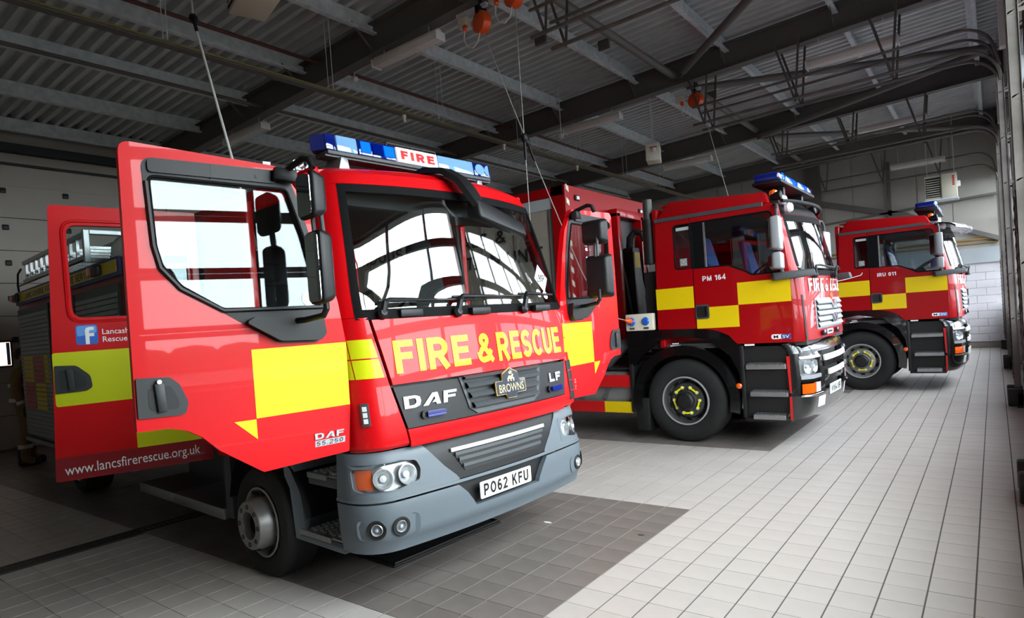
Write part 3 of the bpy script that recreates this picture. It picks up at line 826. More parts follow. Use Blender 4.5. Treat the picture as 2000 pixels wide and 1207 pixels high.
# lower red strip
b = B(); b.patch(C1.f(.012), nrow(lambda v: -sb(v)+.004, lambda v: sb(v)-.004, 26), [.968, .974, 1.0, 1.04, 1.068, 1.073], .03); b.done('lower_front_strip', RED, T1)

# ---- grey bumper
F1 = Plan([(.30, -.05), (.40, -.03), (.46, 0), (.62, 0), (.70, -.015), (.93, -.05), (.97, -.08)], [(.3, 1.07), (.46, 1.09), (.65, 1.10), (.97, 1.08)], [(.4, .24), (.9, .24)], [(.4, .07), (.97, .07)])
SE = lambda v: F1.side(-.42, v)
def bump(name, u0, u1, zs, off=0., th=.04, m=GREYP, n=20):
    q = B(); q.patch(F1.f(off), nrow(u0, u1, n), zs, th); return q.done(name, m, bmp, smooth=40)
bmp = empty('bumper', (0, 0, 0), parent=T1)
cg = lambda z: lerp([(.70, .44), (.74, .47), (.80, .54), (.955, .675)], z)
zu = [.672, .68, .72, .757]
bump('upper_bumper', lambda v: -SE(v), lambda v: SE(v), [.672, .679, .69], .006, n=40)
zh = [.69, .74, .78]
for sg in (-1, 1):
    fl = (lambda a, c: (a, c)) if sg > 0 else (lambda a, c: ((lambda v: -c(v)), (lambda v: -a(v))))
    hl0, hl1 = (lambda v: .695), (lambda v: 1.18)
    for a, c, zs in ((cg, SE, [.688, .70, .725]), (cg, SE, [.892, .92, .945, .958]), (cg, hl0, [.725, .80, .892]), (hl1, SE, [.725, .80, .892])):
        A, Cc = fl(a, c); bump('bumper_skin', A, Cc, zs, n=18 if c is SE and a is cg else 8)
    # recessed headlamp behind a clear cover
    A, Cc = fl(hl0, hl1); hb = bump('headlamp_bowl', A, Cc, [.725, .80, .892], -.06, .01, REFL, 12)
    ho_ = rnd([(.735, .755), (.90, .728), (1.10, .728), (1.165, .75), (1.165, .868), (1.05, .868), (.74, .882), (.715, .82)], [.03, .1, .05, .03, .02, .1, .04, .05])
    ou_ = [(.690, .720), (.85, .720), (1.0, .720), (1.185, .720), (1.185, .896), (1.0, .896), (.85, .896), (.690, .896)]
    q = B(); q.prism([(sg*u, v) for u, v in ou_], lambda u, v, w: F1(u, v, w)[0], -.055, .002, [[(sg*u, v) for u, v in ho_]]); q.done('lamp_surround', GREYP, bmp, smooth=20)
    for s0, r in ((.80, .060), (.965, .060)):
        P_, N_ = F1(sg*s0, .803, -.05); q = B(); q.lathe([(r, .03), (r-.004, .034), (r-.006, .03), (r*.7, .004), (.022, -.008)], P_, N_, 24); q.done('reflector', REFL, bmp)
        q = B(); q.lathe([(.022, -.006), (.021, .016), (0, .024)], P_, N_, 14); q.done('bulb_shield', CLRW, bmp)
        q = B(); q.lathe([(r+.003, .028), (r+.004, .036), (r-.003, .037)], P_, N_, 24); q.done('lamp_ring', SIL, bmp)
    A, Cc = fl((lambda v: 1.04), (lambda v: 1.165)); bump('indicator', A, Cc, ls(.745, .86, 2), -.03, .008, AMB, 6)
    A, Cc = fl(hl0, hl1); bump('headlamp_cover', A, Cc, ls(.727, .89, 2), -.008, .004, LGLASS, 12)
# central black intake with bright strip and louvres
bump('intake_panel', lambda v: -cg(v), cg, [.695, .70, .76, .82, .87, .95, .958], -.004, .03, BLKP, 24)
ci = lambda z: lerp([(.735, .38), (.88, .47)], z)
bump('intake_recess', lambda v: -ci(v), ci, [.738, .80, .862], .001, .004, BLKS, 18)
bump('chrome_strip', -.475, .475, [.872, .875, .892, .895], .012, .012, WHT, 20)
for z in (.762, .805, .842): bump('intake_louvre', lambda v, z=z: -ci(z), lambda v, z=z: ci(z), [z, z+.006, z+.022], .014, .03, GREYD, 18)
# lower bumper with plate recess and fog lamps
pr_ = lambda z: lerp([(.50, .325), (.57, .36), (.66, .455)], z)
bump('lower_bumper', lambda v: -SE(v), lambda v: SE(v), [.36, .375, .40, .43, .46, .485, .50], .0, .04, n=44)
for sg in (-1, 1):
    A, Cc = (pr_, SE) if sg > 0 else ((lambda v: -SE(v)), (lambda v: -pr_(v)))
    bump('lower_bumper_side', A, Cc, [.50, .53, .60, .64, .652, .66], 0, .04, n=24)
    fp = B(); A = sg*.97
    fp.prism(rnd(rect(A-.2, A+.2, .455, .575), .045), lambda u, v, w: F1(u, v, w)[0], -.01, .006); fpo = fp.done('fog_lamp_panel', GREYP, bmp)
    for d in (-.075, .07):
        P_, N_ = F1(A+d, .515, .006)
        q = B(); q.lathe([(.058, .0), (.055, .003), (.040, .002), (.037, -.02)], P_, N_, 24); q.done('lamp_bezel', BLKS, bmp)
        q = B(); q.lathe([(.036, .002), (.033, .006), (.026, -.012), (.012, -.02), (.010, .002), (0, .006)], P_, N_, 20); q.done('fog_lamp', REFL, bmp)
bump('plate_recess', -.47, .47, [.495, .58, .665], -.045, .01, BLKS, 12)
pc = lambda u, v, w: Vector((.004+w, u-.035, .583+v))
b = B(); b.prism(rnd(rect(-.26, .26, -.0555, .0555), .012), pc, -.006, .0); npl = b.done('number_plate', PLATE, T1, smooth=0)
b = B(); stext(b, 'PO62 KFU', lambda u, v: pc(u, v, .0015), .455, .079, .20, .2, -.2275, -.0395); b.done('plate_lettering', LETB, npl, smooth=0)

# ---- step wells between bumper and wheel, both sides
for sg in (-1, 1):
    T_ = (lambda x, y, z: (x, sg*y, z))
    e = empty('step_well', (0, 0, 0), parent=T1)
    b = B(); b.box(-.98, -.42, .66, .70, .36, .97, T=T_); b.box(-1.0, -.42, .66, 1.075, .33, .375, .012, T=T_); b.box(-.46, -.42, .66, 1.03, .37, .95, T=T_)
    # curved rear cheek next to the wheel arch
    for k in range(8):
        z0, z1 = .36+k*.078, .36+(k+1)*.078
        xr = lambda z: -.88-.07*((z-.36)/.62)-.05*(1 if z > .72 else 0)
        b.hexa([(*((xr(z0)-.06), sg*.66), z0), (*((xr(z0)), sg*.66), z0), ((xr(z0)), sg*1.06, z0), ((xr(z0)-.09), sg*1.085, z0), ((xr(z1)-.06), sg*.66, z1), ((xr(z1)), sg*.66, z1), ((xr(z1)), sg*1.06, z1), ((xr(z1)-.09), sg*1.085, z1)])
    b.done('well_liner', GREYP, e, smooth=0)
    for z, xa, xb in ((.405, -.955, -.445), (.80, -.79, -.445)):
        q = B(); q.box(xa, xb, .72, 1.07, z-.075, z-.012, .01, T=T_); q.done('step_riser', GREYD, e)
        q = B()
        if sg < 0: tread_plate(q, xa+.01, xb-.01, -1.06, -.74, z)
        else: q.box(xa, xb, .74, 1.06, z-.012, z)
        q.box(xa, xb-.12, 1.055, 1.075, z-.03, z+.003, T=T_); q.done('step_tread', ALU, e, smooth=0)
    q = B()
    for k in range(9): q.box(-.462, -.456, .78, .92, .49+k*.024, .497+k*.024, T=T_)
    q.done('vent_grid', BLKS, e, smooth=0, kind='stuff')
    # wheel arch liner
    q = B(); q.lathe([(.56, 0), (.56, .42)], (-1.385, sg*.66 if sg > 0 else -1.08, .40), (0, 1, 0), 20, a0=0, a1=2*pi); q.bm.faces.ensure_lookup_table()
    bmesh.ops.delete(q.bm, geom=[f for f in q.bm.faces if f.calc_center_median().z < .55], context='FACES'); q.done('arch_liner', BLKS, e)

# ---- windscreen, seal, wipers
wsz = [1.80]+ls(1.86, 2.52, 7)+[2.585]
b = B(); b.patch(C1.f(-.004), nrow(lambda v: -sw(v)+.03, lambda v: sw(v)-.03, 30), wsz, .006); ws = b.done('windscreen', WSG, T1)
for n_, u0, u1, zs in (('l', lambda v: -sw(v), lambda v: -sw(v)+.05, ls(1.767, 2.617, 9)), ('r', lambda v: sw(v)-.05, lambda v: sw(v), ls(1.767, 2.617, 9)),
                       ('t', lambda v: -sw(v), lambda v: sw(v), [2.565, 2.59, 2.617]), ('b', lambda v: -sw(v), lambda v: sw(v), [1.752, 1.78, 1.812])):
    q = B(); q.patch(C1.f(.003), nrow(u0, u1, 24 if n_ in 'tb' else 4), zs, .03); q.done('screen_seal', SEAL, ws)
for (s0, z0), (s1, z1), (s2, z2) in (((-.86, 1.775), (-.80, 1.85), (-.12, 1.845)), ((-.30, 1.765), (-.25, 1.865), (.40, 1.86)), ((.38, 1.765), (.43, 1.875), (.86, 1.865))):
    e = empty('wiper', (0, 0, 0), parent=T1)
    q = B(); q.tube([C1(s0, z0, .035)[0], C1(s0+.02, (z0+z1)/2+.02, .06)[0], C1(s1, z1, .05)[0], C1((s1+s2)/2, (z1+z2)/2, .04)[0]], [.022, .020, .016, .010], 8); q.done('wiper_arm', BLKP, e)
    q = B(); q.tube([C1(t, z1+(z2-z1)*(t-s1)/(s2-s1)+.004, .02)[0] for t in ls(s1-.06, s2, 10)], .009, 6); q.done('wiper_blade', BLKS, e)
    P_, N_ = C1(s0, z0, .0); q = B(); q.lathe([(.035, 0), (.035, .04), (.02, .055), (0, .055)], P_, N_, 14); q.box(P_.x-.01, P_.x+.05, P_.y+.12, P_.y+.30, z0-.02, z0+.03, .008); q.done('wiper_pivot', BLKP, e)
# stickers on the far side of the screen
dm = lambda u, v: C1(.765+u, 2.005+v, .012)[0]
q = B(); q.flat([(0, -.115), (.105, 0), (0, .115), (-.105, 0)], dm); dia = q.done('diamond_sign', WHTF, ws, smooth=0)
q = B(); stext(q, 'L90P1', lambda u, v: C1(.765+u, 2.005+v, .015)[0], .145, .062, .15, .2, -.0725, -.03); q.done('sign_lettering', LETB, ws, smooth=0)
for u, v in ((.67, 1.885), (.765, 1.87)):
    q = B(); q.flat([(.033*cos(t), .033*sin(t)) for t in ls(0, 2*pi, 20)[:-1]], lambda a, c: C1(u+a, v+c, .010)[0]); q.done('disc_sticker', WHTF, ws, smooth=0)

# ---- roof, light bar, camera arm
b = B()
zr = [2.622, 2.66, 2.70, 2.725, 2.745, 2.762, 2.777, 2.788]
b.patch(C1.f(0), lambda v: ls(-C1.side(-.60, v), C1.side(-.60, v), 48), zr, .03)
b.done('roof_brow', RED, T1)
b = B()
def roofp(u, x):
    hw = lerp([(-3.75, 1.0), (-.60, .98)], x); y = u*hw
    z = 2.80-.05*abs(u)**3-(.03*max(0, (x+.75)/.2)**2 if x > -.75 else 0)-(.16 if abs(u) > .995 else 0)*0
    return Vector((x, y, z)), Vector((0, 0, 1))
b.patch(roofp, ls(-1, 1, 16), [-3.75, -3.0, -2, -1.2, -.8, -.72, -.66, -.62], .03); b.done('roof_skin', RED, T1)
for sg in (-1, 1):
    T_ = (lambda x, y, z: (x, sg*y, z))
    b = B(); b.box(-3.75, -.56, .955, 1.005, 2.60, 2.75, .02, T=T_); b.done('roof_rail', RED, T1)
    b = B(); b.box(-2.10, -1.34, 1.02, 1.075, 1.45, 2.66, .01, T=T_); b.box(-2.10, -1.90, 1.02, 1.075, .80, 1.45, T=T_); b.done('side_panel', RED, T1)
    b = B(); b.box(-3.76, -3.12, 1.03, 1.085, .80, 2.66, .01, T=T_); b.done('rear_side_panel', RED, T1)
    b = B(); b.box(-3.12, -2.10, .62, 1.07, .28, .37, .008, T=T_); b.box(-3.95, -3.1, .62, 1.07, .28, .37, .008, T=T_); b.done('entry_step', ALU, T1)
    b = B(); b.box(-2.1, -1.98, .6, 1.04, .3, 1.0, T=T_); b.box(-3.9, -2.0, .5, .62, .3, .95, T=T_); b.done('skirt_panel', GREYD, T1, smooth=0)
b = B(); b.box(-3.78, -3.70, -1.04, 1.04, .80, 2.74); b.box(-3.75, -.28, -1.03, 1.03, .98, 1.04); b.box(-.34, -.28, -1.0, 1.0, 1.0, 1.6); b.done('cab_floor', CABIN, T1, smooth=0)
b = B(); b.box(-3.7, -.62, -.95, .95, 2.70, 2.73); b.box(-.80, -.52, -.86, .86, 2.50, 2.70, .04); b.done('headlining', CABIN, T1)
b = B(); b.hexa([(-.52, -.98, 1.5), (-.2, -.98, 1.5), (-.2, .98, 1.5), (-.52, .98, 1.5), (-.62, -.98, 1.74), (-.24, -.96, 1.77), (-.24, .96, 1.77), (-.62, .98, 1.74)], .03); b.done('dashboard', CABIN, T1)
seat(T1, -1.05, -.5, SEATK); seat(T1, -1.05, .5, SEATK); seat(T1, -2.9, -.55, SEATK); seat(T1, -2.9, .05, SEATK); seat(T1, -2.9, .6, SEATK)
steering_wheel(T1, -.68, -.5, 1.86)
b = B(); b.tube([(-1.32, .98, 1.35), (-1.32, .98, 2.2), (-1.32, .93, 2.6)], .018, 8); b.tube([(-2.1, .98, 1.2), (-2.1, .98, 2.5)], .018, 8); b.done('grab_rail', CABIN, T1)
# light bar
LB = empty('light_bar', (0, 0, 0), parent=T1)
def lens(name, y0, y1, m, bev=.012, x0=-.86, x1=-.70):
    q = B(); q.hexa([(x0, y0, 2.915), (x1, y0, 2.915), (x1, y1, 2.915), (x0, y1, 2.915), (x0+.012, y0, 3.03), (x1-.018, y0, 3.03), (x1-.018, y1, 3.03), (x0+.012, y1, 3.03)], bev, 2); return q.done(name, m, LB)
lens('blue_end_lens', -.80, -.72, BLUL); lens('sky_pale_lens', -.715, -.545, BLUP); lens('blue_lens', -.537, -.208, BLUL)  # second section: white sky reflection put into its pale colour
sg_ = lens('sign_box', -.20, .20, SIGN, .006); lens('pale_lens', .208, .60, BLUP); lens('blue_end_lens', .607, .80, BLUL)
q = B(); q.hexa([(-.86, -.80, 2.915), (-.80, -.86, 2.915), (-.72, -.80, 2.915), (-.86, -.78, 2.915), (-.86, -.80, 3.02), (-.80, -.86, 3.02), (-.72, -.80, 3.02), (-.86, -.78, 3.02)]); q.done('corner_lens', BLUL, LB, smooth=0)
for y0, y1 in ((-.52, -.44), (-.42, -.34), (-.32, -.23)):
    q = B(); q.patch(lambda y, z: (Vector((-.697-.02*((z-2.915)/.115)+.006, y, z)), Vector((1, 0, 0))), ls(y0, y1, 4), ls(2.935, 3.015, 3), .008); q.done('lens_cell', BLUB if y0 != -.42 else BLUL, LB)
q = B(); q.flat([(.055*cos(t), .045*sin(t)) for t in ls(0, 2*pi, 18)[:-1]], lambda u, v: Vector((-.7-.018*((v+.058)/.115)+.004, .67+u, 2.973+v))); q.flat([(.05*cos(t), .045*sin(t)) for t in ls(pi/2, 1.5*pi, 10)], lambda u, v: Vector((-.7-.018*((v+.058)/.115)+.004, .775+u, 2.973+v))); q.done('clear_spot', BLUP, LB, smooth=0)
fs_ = lambda u, v: Vector((-.700-.018*((v-2.915)/.115)+.003, u, v))
q = B(); stext(q, 'FIRE', fs_, .33, .066, .26, .22, -.165, 2.940); q.done('sign_lettering', LETR, LB, smooth=0)
q = B(); q.box(-.86, -.70, -.79, .79, 2.888, 2.914, .004); q.box(-.84, -.72, -.80, .80, 2.875, 2.889); q.done('bar_base', GREYD, LB)
q = B(); q.box(-.79, -.77, -.24, .24, 3.06, 3.07); 
for y in (-.24, .24, 0): q.bar((-.78, y, 3.03), (-.78, y, 3.065), .012, .012)
q.done('wire_guard', BLKP, LB, smooth=0)
for y in (-.66, .66):
    q = B(); q.hexa([(-.88, y-.10, 2.76), (-.70, y-.06, 2.76), (-.70, y+.04, 2.76), (-.88, y+.08, 2.76), (-.84, y-.05, 2.88), (-.70, y-.03, 2.88), (-.70, y+.02, 2.88), (-.84, y+.05, 2.88)], .006); q.done('bracket', ALU, LB)
# twin horns and fixtures behind the bar
for y in (-.88, -.80):
    q = B(); q.lathe([(.012, -.25), (.014, -.05), (.045, .02), (.04, .02), (.01, -.04)], (-.95, y, 2.84), (1, -.1, 0), 16); q.bar((-1.1, y, 2.76), (-1.1, y, 2.84), .03, .03); q.done('air_horn', CHR, T1)
q = B(); q.tube([(-1.5+.09*cos(t), -.85, 2.86+.09*sin(t)) for t in ls(0, pi, 8)], .014, 6); q.bar((-1.42, -.85, 2.76), (-1.42, -.85, 2.98), .06, .02); q.bar((-1.28, -.85, 2.76), (-1.28, -.85, 2.90), .06, .02); q.done('roof_fitting', GALV, T1)
# front blind-spot mirror: curved arm and long black housing on top of the screen
FM = empty('front_mirror', (0, 0, 0), parent=T1)
path = [(-.60, -.14, 2.785), (-.45, -.13, 2.805), (-.31, -.10, 2.775), (-.21, -.06, 2.70), (-.17, -.01, 2.615), (-.16, .05, 2.54)]
q = B()
fw = Vector((.35, .6, 0)).normalized()
pts = [Vector(p) for p in path]
ring = []
for i, p in enumerate(pts):
    t = (pts[min(i+1, 5)]-pts[max(i-1, 0)]).normalized(); sd = Vector((-.25, .95, .1)); sd = (sd-t*sd.dot(t)).normalized(); up = t.cross(sd)
    wv = .075 if 0 < i < 5 else .06
    ring.append(q.vs([p-sd*wv-up*.02, p+sd*wv-up*.02, p+sd*wv*.9+up*.02, p-sd*wv*.9+up*.02]))
for A, D in zip(ring, ring[1:]):
    for k in range(4): q.face([A[k], A[(k+1) % 4], D[(k+1) % 4], D[k]])
q.face(ring[0][::-1]); q.face(ring[-1]); q.done('mirror_arm', BLKP, FM, smooth=50)
q = B(); q.hexa([(-.23, -.02, 2.435), (-.09, .0, 2.42), (-.13, .56, 2.315), (-.25, .56, 2.33), (-.23, .0, 2.585), (-.13, .01, 2.58), (-.17, .55, 2.44), (-.25, .55, 2.445)], .03, 3); q.done('mirror_housing', BLKP, FM)
q = B(); q.patch(lambda y, z: (Vector((-.235-.03*y, y, z-.2*y)), Vector((-1, 0, 0))), ls(.06, .50, 3), ls(2.46, 2.54, 2), .004); q.done('mirror_glass', MIRR, FM)

# ---- open doors
def door_map(hx, hy, th, sg):
    th = radians(th); d = Vector((-sin(th), sg*cos(th), 0)); n = Vector((cos(th), sg*sin(th), 0)); h = Vector((hx, hy, 0))
    return lambda u, z, w=0.: h+d*u+n*w+Vector((0, 0, z))
OUTL = rnd([(-.002, .990), (.50, .973), (.714, 1.129), (.79, 1.210), (.86, 1.256), (.94, 1.280), (1.076, 1.283), (1.070, 1.9), (1.060, 2.667), (.29, 2.625), (.143, 2.425), (.082, 2.223), (.0, 1.867), (-.032, 1.63), (-.028, 1.25)],
            [.01, .02, .04, .06, .04, .04, .01, 0, .055, .05, .1, .1, .2, .1, .1])
TRIM = rnd([(.139, 1.643), (.366, 1.652), (.654, 1.838), (.844, 1.952), (.929, 2.044), (.950, 2.15), (.972, 2.597), (.33, 2.600), (.245, 2.572), (.188, 2.422), (.131, 2.193), (.092, 1.958), (.098, 1.72)],
            [.03, .09, .05, .10, .08, .05, .055, .04, .04, .1, .1, .1, .04])
GLAS = rnd([(.115, 1.842), (.644, 1.848), (.832, 1.967), (.914, 2.07), (.935, 2.17), (.944, 2.507), (.262, 2.498), (.185, 2.25), (.128, 1.98)], [.02, .06, .10, .08, .05, .035, .03, .1, .1])
def front_door(sg, hx, hy, th, label):
    Dm = door_map(hx, hy, th, sg)
    near = sg < 0
    e = empty('cab_door', (0, 0, 0), parent=T1); e['label'] = label
    b = B(); b.prism(OUTL, Dm, -.045, 0., [TRIM[::-1]]); b.done('door_skin', RED, e, smooth=25)
    # inner lining
    b = B(); b.prism([(.02, 1.02), (.5, 1.0), (.72, 1.16), (.86, 1.29), (1.04, 1.31), (1.04, 1.9), (.84, 1.93), (.64, 1.83), (.1, 1.82), (0, 1.6)], Dm, -.09, -.046); b.done('door_lining', CABIN, e, smooth=0)
    b = B(); b.prism(TRIM, lambda u, z, w: Dm(u, z, w), -.03, .004, [GLAS[::-1]]); b.done('window_surround', BLKP, e, smooth=25)
    b = B(); b.prism(rnd(rect(.32, .945, 2.525, 2.588), .02), Dm, .004, .016); b.prism(rect(.655, .658, 2.52, 2.59), Dm, .004, .017); b.lathe([(.010, .004), (.010, .02), (0, .02)], Dm(.425, 2.555, 0), Dm(0, 0, 1)-Dm(0, 0, 0), 12); b.done('wind_deflector', BLKP, e, smooth=25)
    b = B(); b.prism(GLAS, Dm, -.022, -.016); b.done('door_window', GLS, e, smooth=0)
    b = B(); ll = [(u, z) for u, z in GLAS]
    b.tube([Dm(u, z, .004) for u, z in ll], .009, 6, closed=True); b.done('window_seal', SEAL, e)
    if near:
        b = B(); b.flat([(.175+.034*cos(t), 1.892+.038*sin(t)) for t in ls(0, 2*pi, 20)[:-1]], lambda u, v: Dm(u, v, -.0145)); b.done('disc_sticker', WHTF, e, smooth=0)
        b = B(); b.tube([Dm(u, z, .008) for u, z in [(.1+.0*k, 1.842) for k in range(1)]+[(.644, 1.842), (.838, 1.958), (.922, 2.062), (.944, 2.17), (.955, 2.48)]], .012, 6); b.done('window_moulding', BLKP, e)
    # mirror foot pod
    b = B(); pod = rnd([(.105, 1.69), (.14, 1.655), (.37, 1.665), (.55, 1.775), (.50, 1.80), (.12, 1.80)], [.03, .03, .08, .02, .02, .03]); b.prism(pod, Dm, .004, .05); b.done('mirror_foot', BLKP, e, smooth=40)
    # yellow panel and triangle, maker's letters
    b = B(); b.prism([(-.028, 1.263), (.518, 1.263), (.518, 1.63), (-.031, 1.63)], Dm, .0, .0015); b.prism([(.520, 1.259), (.520, 1.153), (.633, 1.261)], Dm, .0, .0015); b.done('yellow_panel', YEL, e, smooth=0)
    b = B()
    if near:
        daf(b, lambda u, v, w: Dm(.205-u, v, w), 0, 1.092, .18, .034)
        b.prism([(.205, 1.050), (.022, 1.050), (.018, 1.084), (.203, 1.084)], Dm, .0, .0015); mo = b.done('maker_letters', SIL, e, smooth=0)
        b = B(); stext(b, '55.250', lambda u, v: Dm(.199-u, v, .003), .162, .025, .15, .25, 0, 1.055, .2); b.done('model_number', LETB, e, smooth=0)
    else:
        b.text('LF 55', lambda u, v: Dm(.14+v-1.06, 1.06+u, .002), .09, .022, 0, u0=0, v0=1.06); b.done('maker_letters', SIL, e, smooth=0)
    # handle
    hp = rnd([(1.068, 1.345), (.86, 1.338), (.845, 1.40), (.879, 1.49), (.92, 1.530), (1.066, 1.538)], [.01, .03, .05, .05, .04, .01])
    b = B(); b.prism(hp, Dm, .0, .012); ho = b.done('handle_plate', HNDL, e, smooth=30)
    b = B(); b.prism(rnd([(1.02, 1.375), (.885, 1.372), (.89, 1.42), (.92, 1.49), (1.02, 1.49)], .03), Dm, .012, .014); b.done('handle_recess', BLKS, e, smooth=0)
    b = B(); b.hexa([Dm(.985, 1.365, .012), Dm(.945, 1.365, .012), Dm(.945, 1.365, .032), Dm(.985, 1.365, .032), Dm(.995, 1.505, .012), Dm(.950, 1.505, .012), Dm(.95, 1.505, .03), Dm(.995, 1.505, .03)], .006); b.done('door_handle', HNDL, e)
    b = B(); b.lathe([(.011, .012), (.011, .034), (0, .034)], Dm(.972, 1.512, 0), Dm(0, 0, 1)-Dm(0, 0, 0), 12); b.done('lock', CHR, e)
    # mirrors on their arm
    k = .07 if near else .04
    b = B(); b.tube([Dm(.27, 2.57, .0), Dm(.265, 2.60, .06), Dm(.25, 2.625, .14+k), Dm(.235, 2.61, .19+k), Dm(.23, 2.56, .21+k)], .017, 10); b.done('mirror_arm', BLKP, e)
    b = B(); b.bar(Dm(.34, 2.575, .03), Dm(.22, 2.56, .06), .06, .07, bev=.012); b.done('mirror_bracket', BLKP, e)
    for uu, ww in ((.215, .23+k), (.245, .19+k)):
        b = B(); b.tube([Dm(uu, 2.36, ww), Dm(uu-.01, 2.18, ww)], .012, 8); b.done('mirror_rod', GREYD, e)
    b = B(); b.tube([Dm(.22, 1.90, .22+k), Dm(.215, 1.82, .22+k), Dm(.22, 1.785, .19+k), Dm(.25, 1.77, .10), Dm(.28, 1.77, .03)], .017, 10); b.done('mirror_arm', BLKP, e)
    MH = ((.175, .285, .17, .37, 2.285, 2.545), (.16, .265, .18, .37, 1.835, 2.24)) if near else ((.19, .30, .10, .35, 2.275, 2.505), (.20, .31, .11, .37, 1.82, 2.205))
    for u0, u1, c0, c1, z0, z1 in MH:
        b = B()
        b.hexa([Dm(u0+.02, z0+.03, c0+.02), Dm(u0+.01, z0+.03, c1-.03), Dm(u1, z0, c1), Dm(u1, z0, c0), Dm(u0+.02, z1-.03, c0+.02), Dm(u0+.01, z1-.03, c1-.03), Dm(u1, z1, c1), Dm(u1, z1, c0)], .032, 4); b.done('mirror_housing', BLKP, e)
        b = B(); b.prism(rnd(rect(c0+.022, c1-.022, z0+.022, z1-.022), .03), lambda u, v, w: Dm(u1+w, v, u), .0005, .004); b.done('mirror_glass', MIRR, e, smooth=0)
    if not near:
        b = B(); b.lathe([(.045, 0), (.03, .05), (.004, .11)], Dm(.31, 2.44, .30), Dm(1, 0, 0)-Dm(0, 0, 0), 12, caps=True); b.done('mirror_spike', BLKP, e)
        pass
    return e
front_door(-1, -.25, -1.1, 6, 'open front cab door nearest the camera')
front_door(1, -.25, 1.06, 6, 'open front cab door on the far side')
# crew door
Dc0 = door_map(-2.12, -1.1, 10, -1)
Dc = lambda u, z, w=0.: Dc0(u*.985, z, w)
e = empty('crew_door', (0, 0, 0), parent=T1); e['label'] = 'open rear crew door with a web address along its foot'
b = B(); b.prism(rnd([(0, .775), (1.02, .80), (.985, 1.6), (.94, 2.712), (0, 2.70)], [.01, .02, .2, .03, .02]), Dc, -.045, 0, [rnd(rect(.08, .845, 1.925, 2.575), .07)[::-1]]); b.done('door_skin', RED, e, smooth=25)
b = B(); b.tube([Dc(u, z, .004) for u, z in rnd(rect(.055, .872, 1.895, 2.605), .09)], .010, 6, closed=True); b.done('window_rebate', RED, e)
b = B(); b.prism(rnd(rect(.07, .855, 1.915, 2.585), .07), Dc, -.028, -.022); b.done('door_window', GLS, e, smooth=0)
b = B(); b.prism(rnd(rect(.02, .99, .96, 1.88), .05), Dc, -.08, -.046); b.done('door_lining', CABIN, e, smooth=0)
b = B(); b.prism(rnd(rect(.0, .985, 1.315, 1.688), .02), Dc, 0, .0015); b.prism(rect(0, .515, .945, 1.31), Dc, 0, .0015); b.done('yellow_panel', YEL, e, smooth=0)
b = B(); b.prism([(.0, .775), (1.018, .803), (1.012, .962), (.0, .942)], Dc, 0, .0018); b.done('dark_red_band', REDD, e, smooth=0)
b = B(); b.text('www.lancsfirerescue.org.uk', lambda u, v: Dc(.965-u, v-.03*0, .003), .87, .056, 0, u0=0, v0=.838); b.done('web_address', LETW, e, smooth=0)
b = B(); b.prism(rnd(rect(.705, .838, 1.733, 1.872), .02), Dc, 0, .0015); b.done('social_badge', BLUEF, e, smooth=0)
b = B(); b.prism(rnd([(.712, 1.815), (.831, 1.79), (.831, 1.865), (.712, 1.865)], .016), Dc, .0015, .002); b.done('social_badge_gloss', BLUEF2, e, smooth=0)
b = B(); b.prism([(.758, 1.735), (.758, 1.79), (.774, 1.79), (.774, 1.812), (.758, 1.812), (.758, 1.826), (.75, 1.834), (.728, 1.834), (.728, 1.856), (.757, 1.856), (.774, 1.85), (.782, 1.834), (.782, 1.735)][::-1], Dc, .002, .003)
b.prism([(.728, 1.79), (.782, 1.79), (.782, 1.812), (.728, 1.812)], Dc, .002, .003); b.done('social_letter', LETW, e, smooth=0)
b = B(); b.text('Lancashire Fire &', lambda u, v: Dc(.678-u, v, .003), None, .040, .006, u0=0, v0=1.800); b.text('Rescue Service', lambda u, v: Dc(.678-u, v, .003), None, .040, .006, u0=0, v0=1.745); b.done('service_name', LETW, e, smooth=0)
hp = rnd([(.982, 1.405), (.80, 1.41), (.762, 1.43), (.772, 1.515), (.85, 1.592), (.978, 1.60)], [.01, .03, .03, .06, .05, .01])
b = B(); b.prism(hp, Dc, .0, .012); b.done('handle_plate', HNDL, e, smooth=30)
b = B(); b.prism(rnd([(.955, 1.43), (.80, 1.43), (.80, 1.50), (.86, 1.565), (.955, 1.565)], .03), Dc, .012, .014); b.done('handle_recess', BLKS, e, smooth=0)
b = B(); b.hexa([Dc(.905, 1.425, .012), Dc(.865, 1.425, .012), Dc(.865, 1.425, .03), Dc(.905, 1.425, .03), Dc(.915, 1.57, .012), Dc(.872, 1.57, .012), Dc(.872, 1.57, .028), Dc(.915, 1.57, .028)], .006); b.done('door_handle', HNDL, e)

# ---- wheels
for sg in (-1, 1):
    wheel(T1, (-1.385, sg*1.115, .392), sg, .392, .25, .248, RIM, 'out', True, bolts=8, name='front_wheel')
    wheel(T1, (-6.0, sg*1.075, .392), sg, .392, .28, .236, RIM, 'in', True, bolts=8, name='rear_wheel')
b = B()
for sg in (-1, 1): b.box(-8.2, -.4, sg*.42-.04, sg*.42+.04, .62, .86)
b.tube([(-1.345, -.8, .392), (-1.345, .8, .392)], .06, 10); b.tube([(-6, -.8, .392), (-6, .8, .392)], .08, 10); b.box(-1.2, -.3, -.35, .35, .45, .9); b.done('chassis', HOSE, T1, smooth=0)

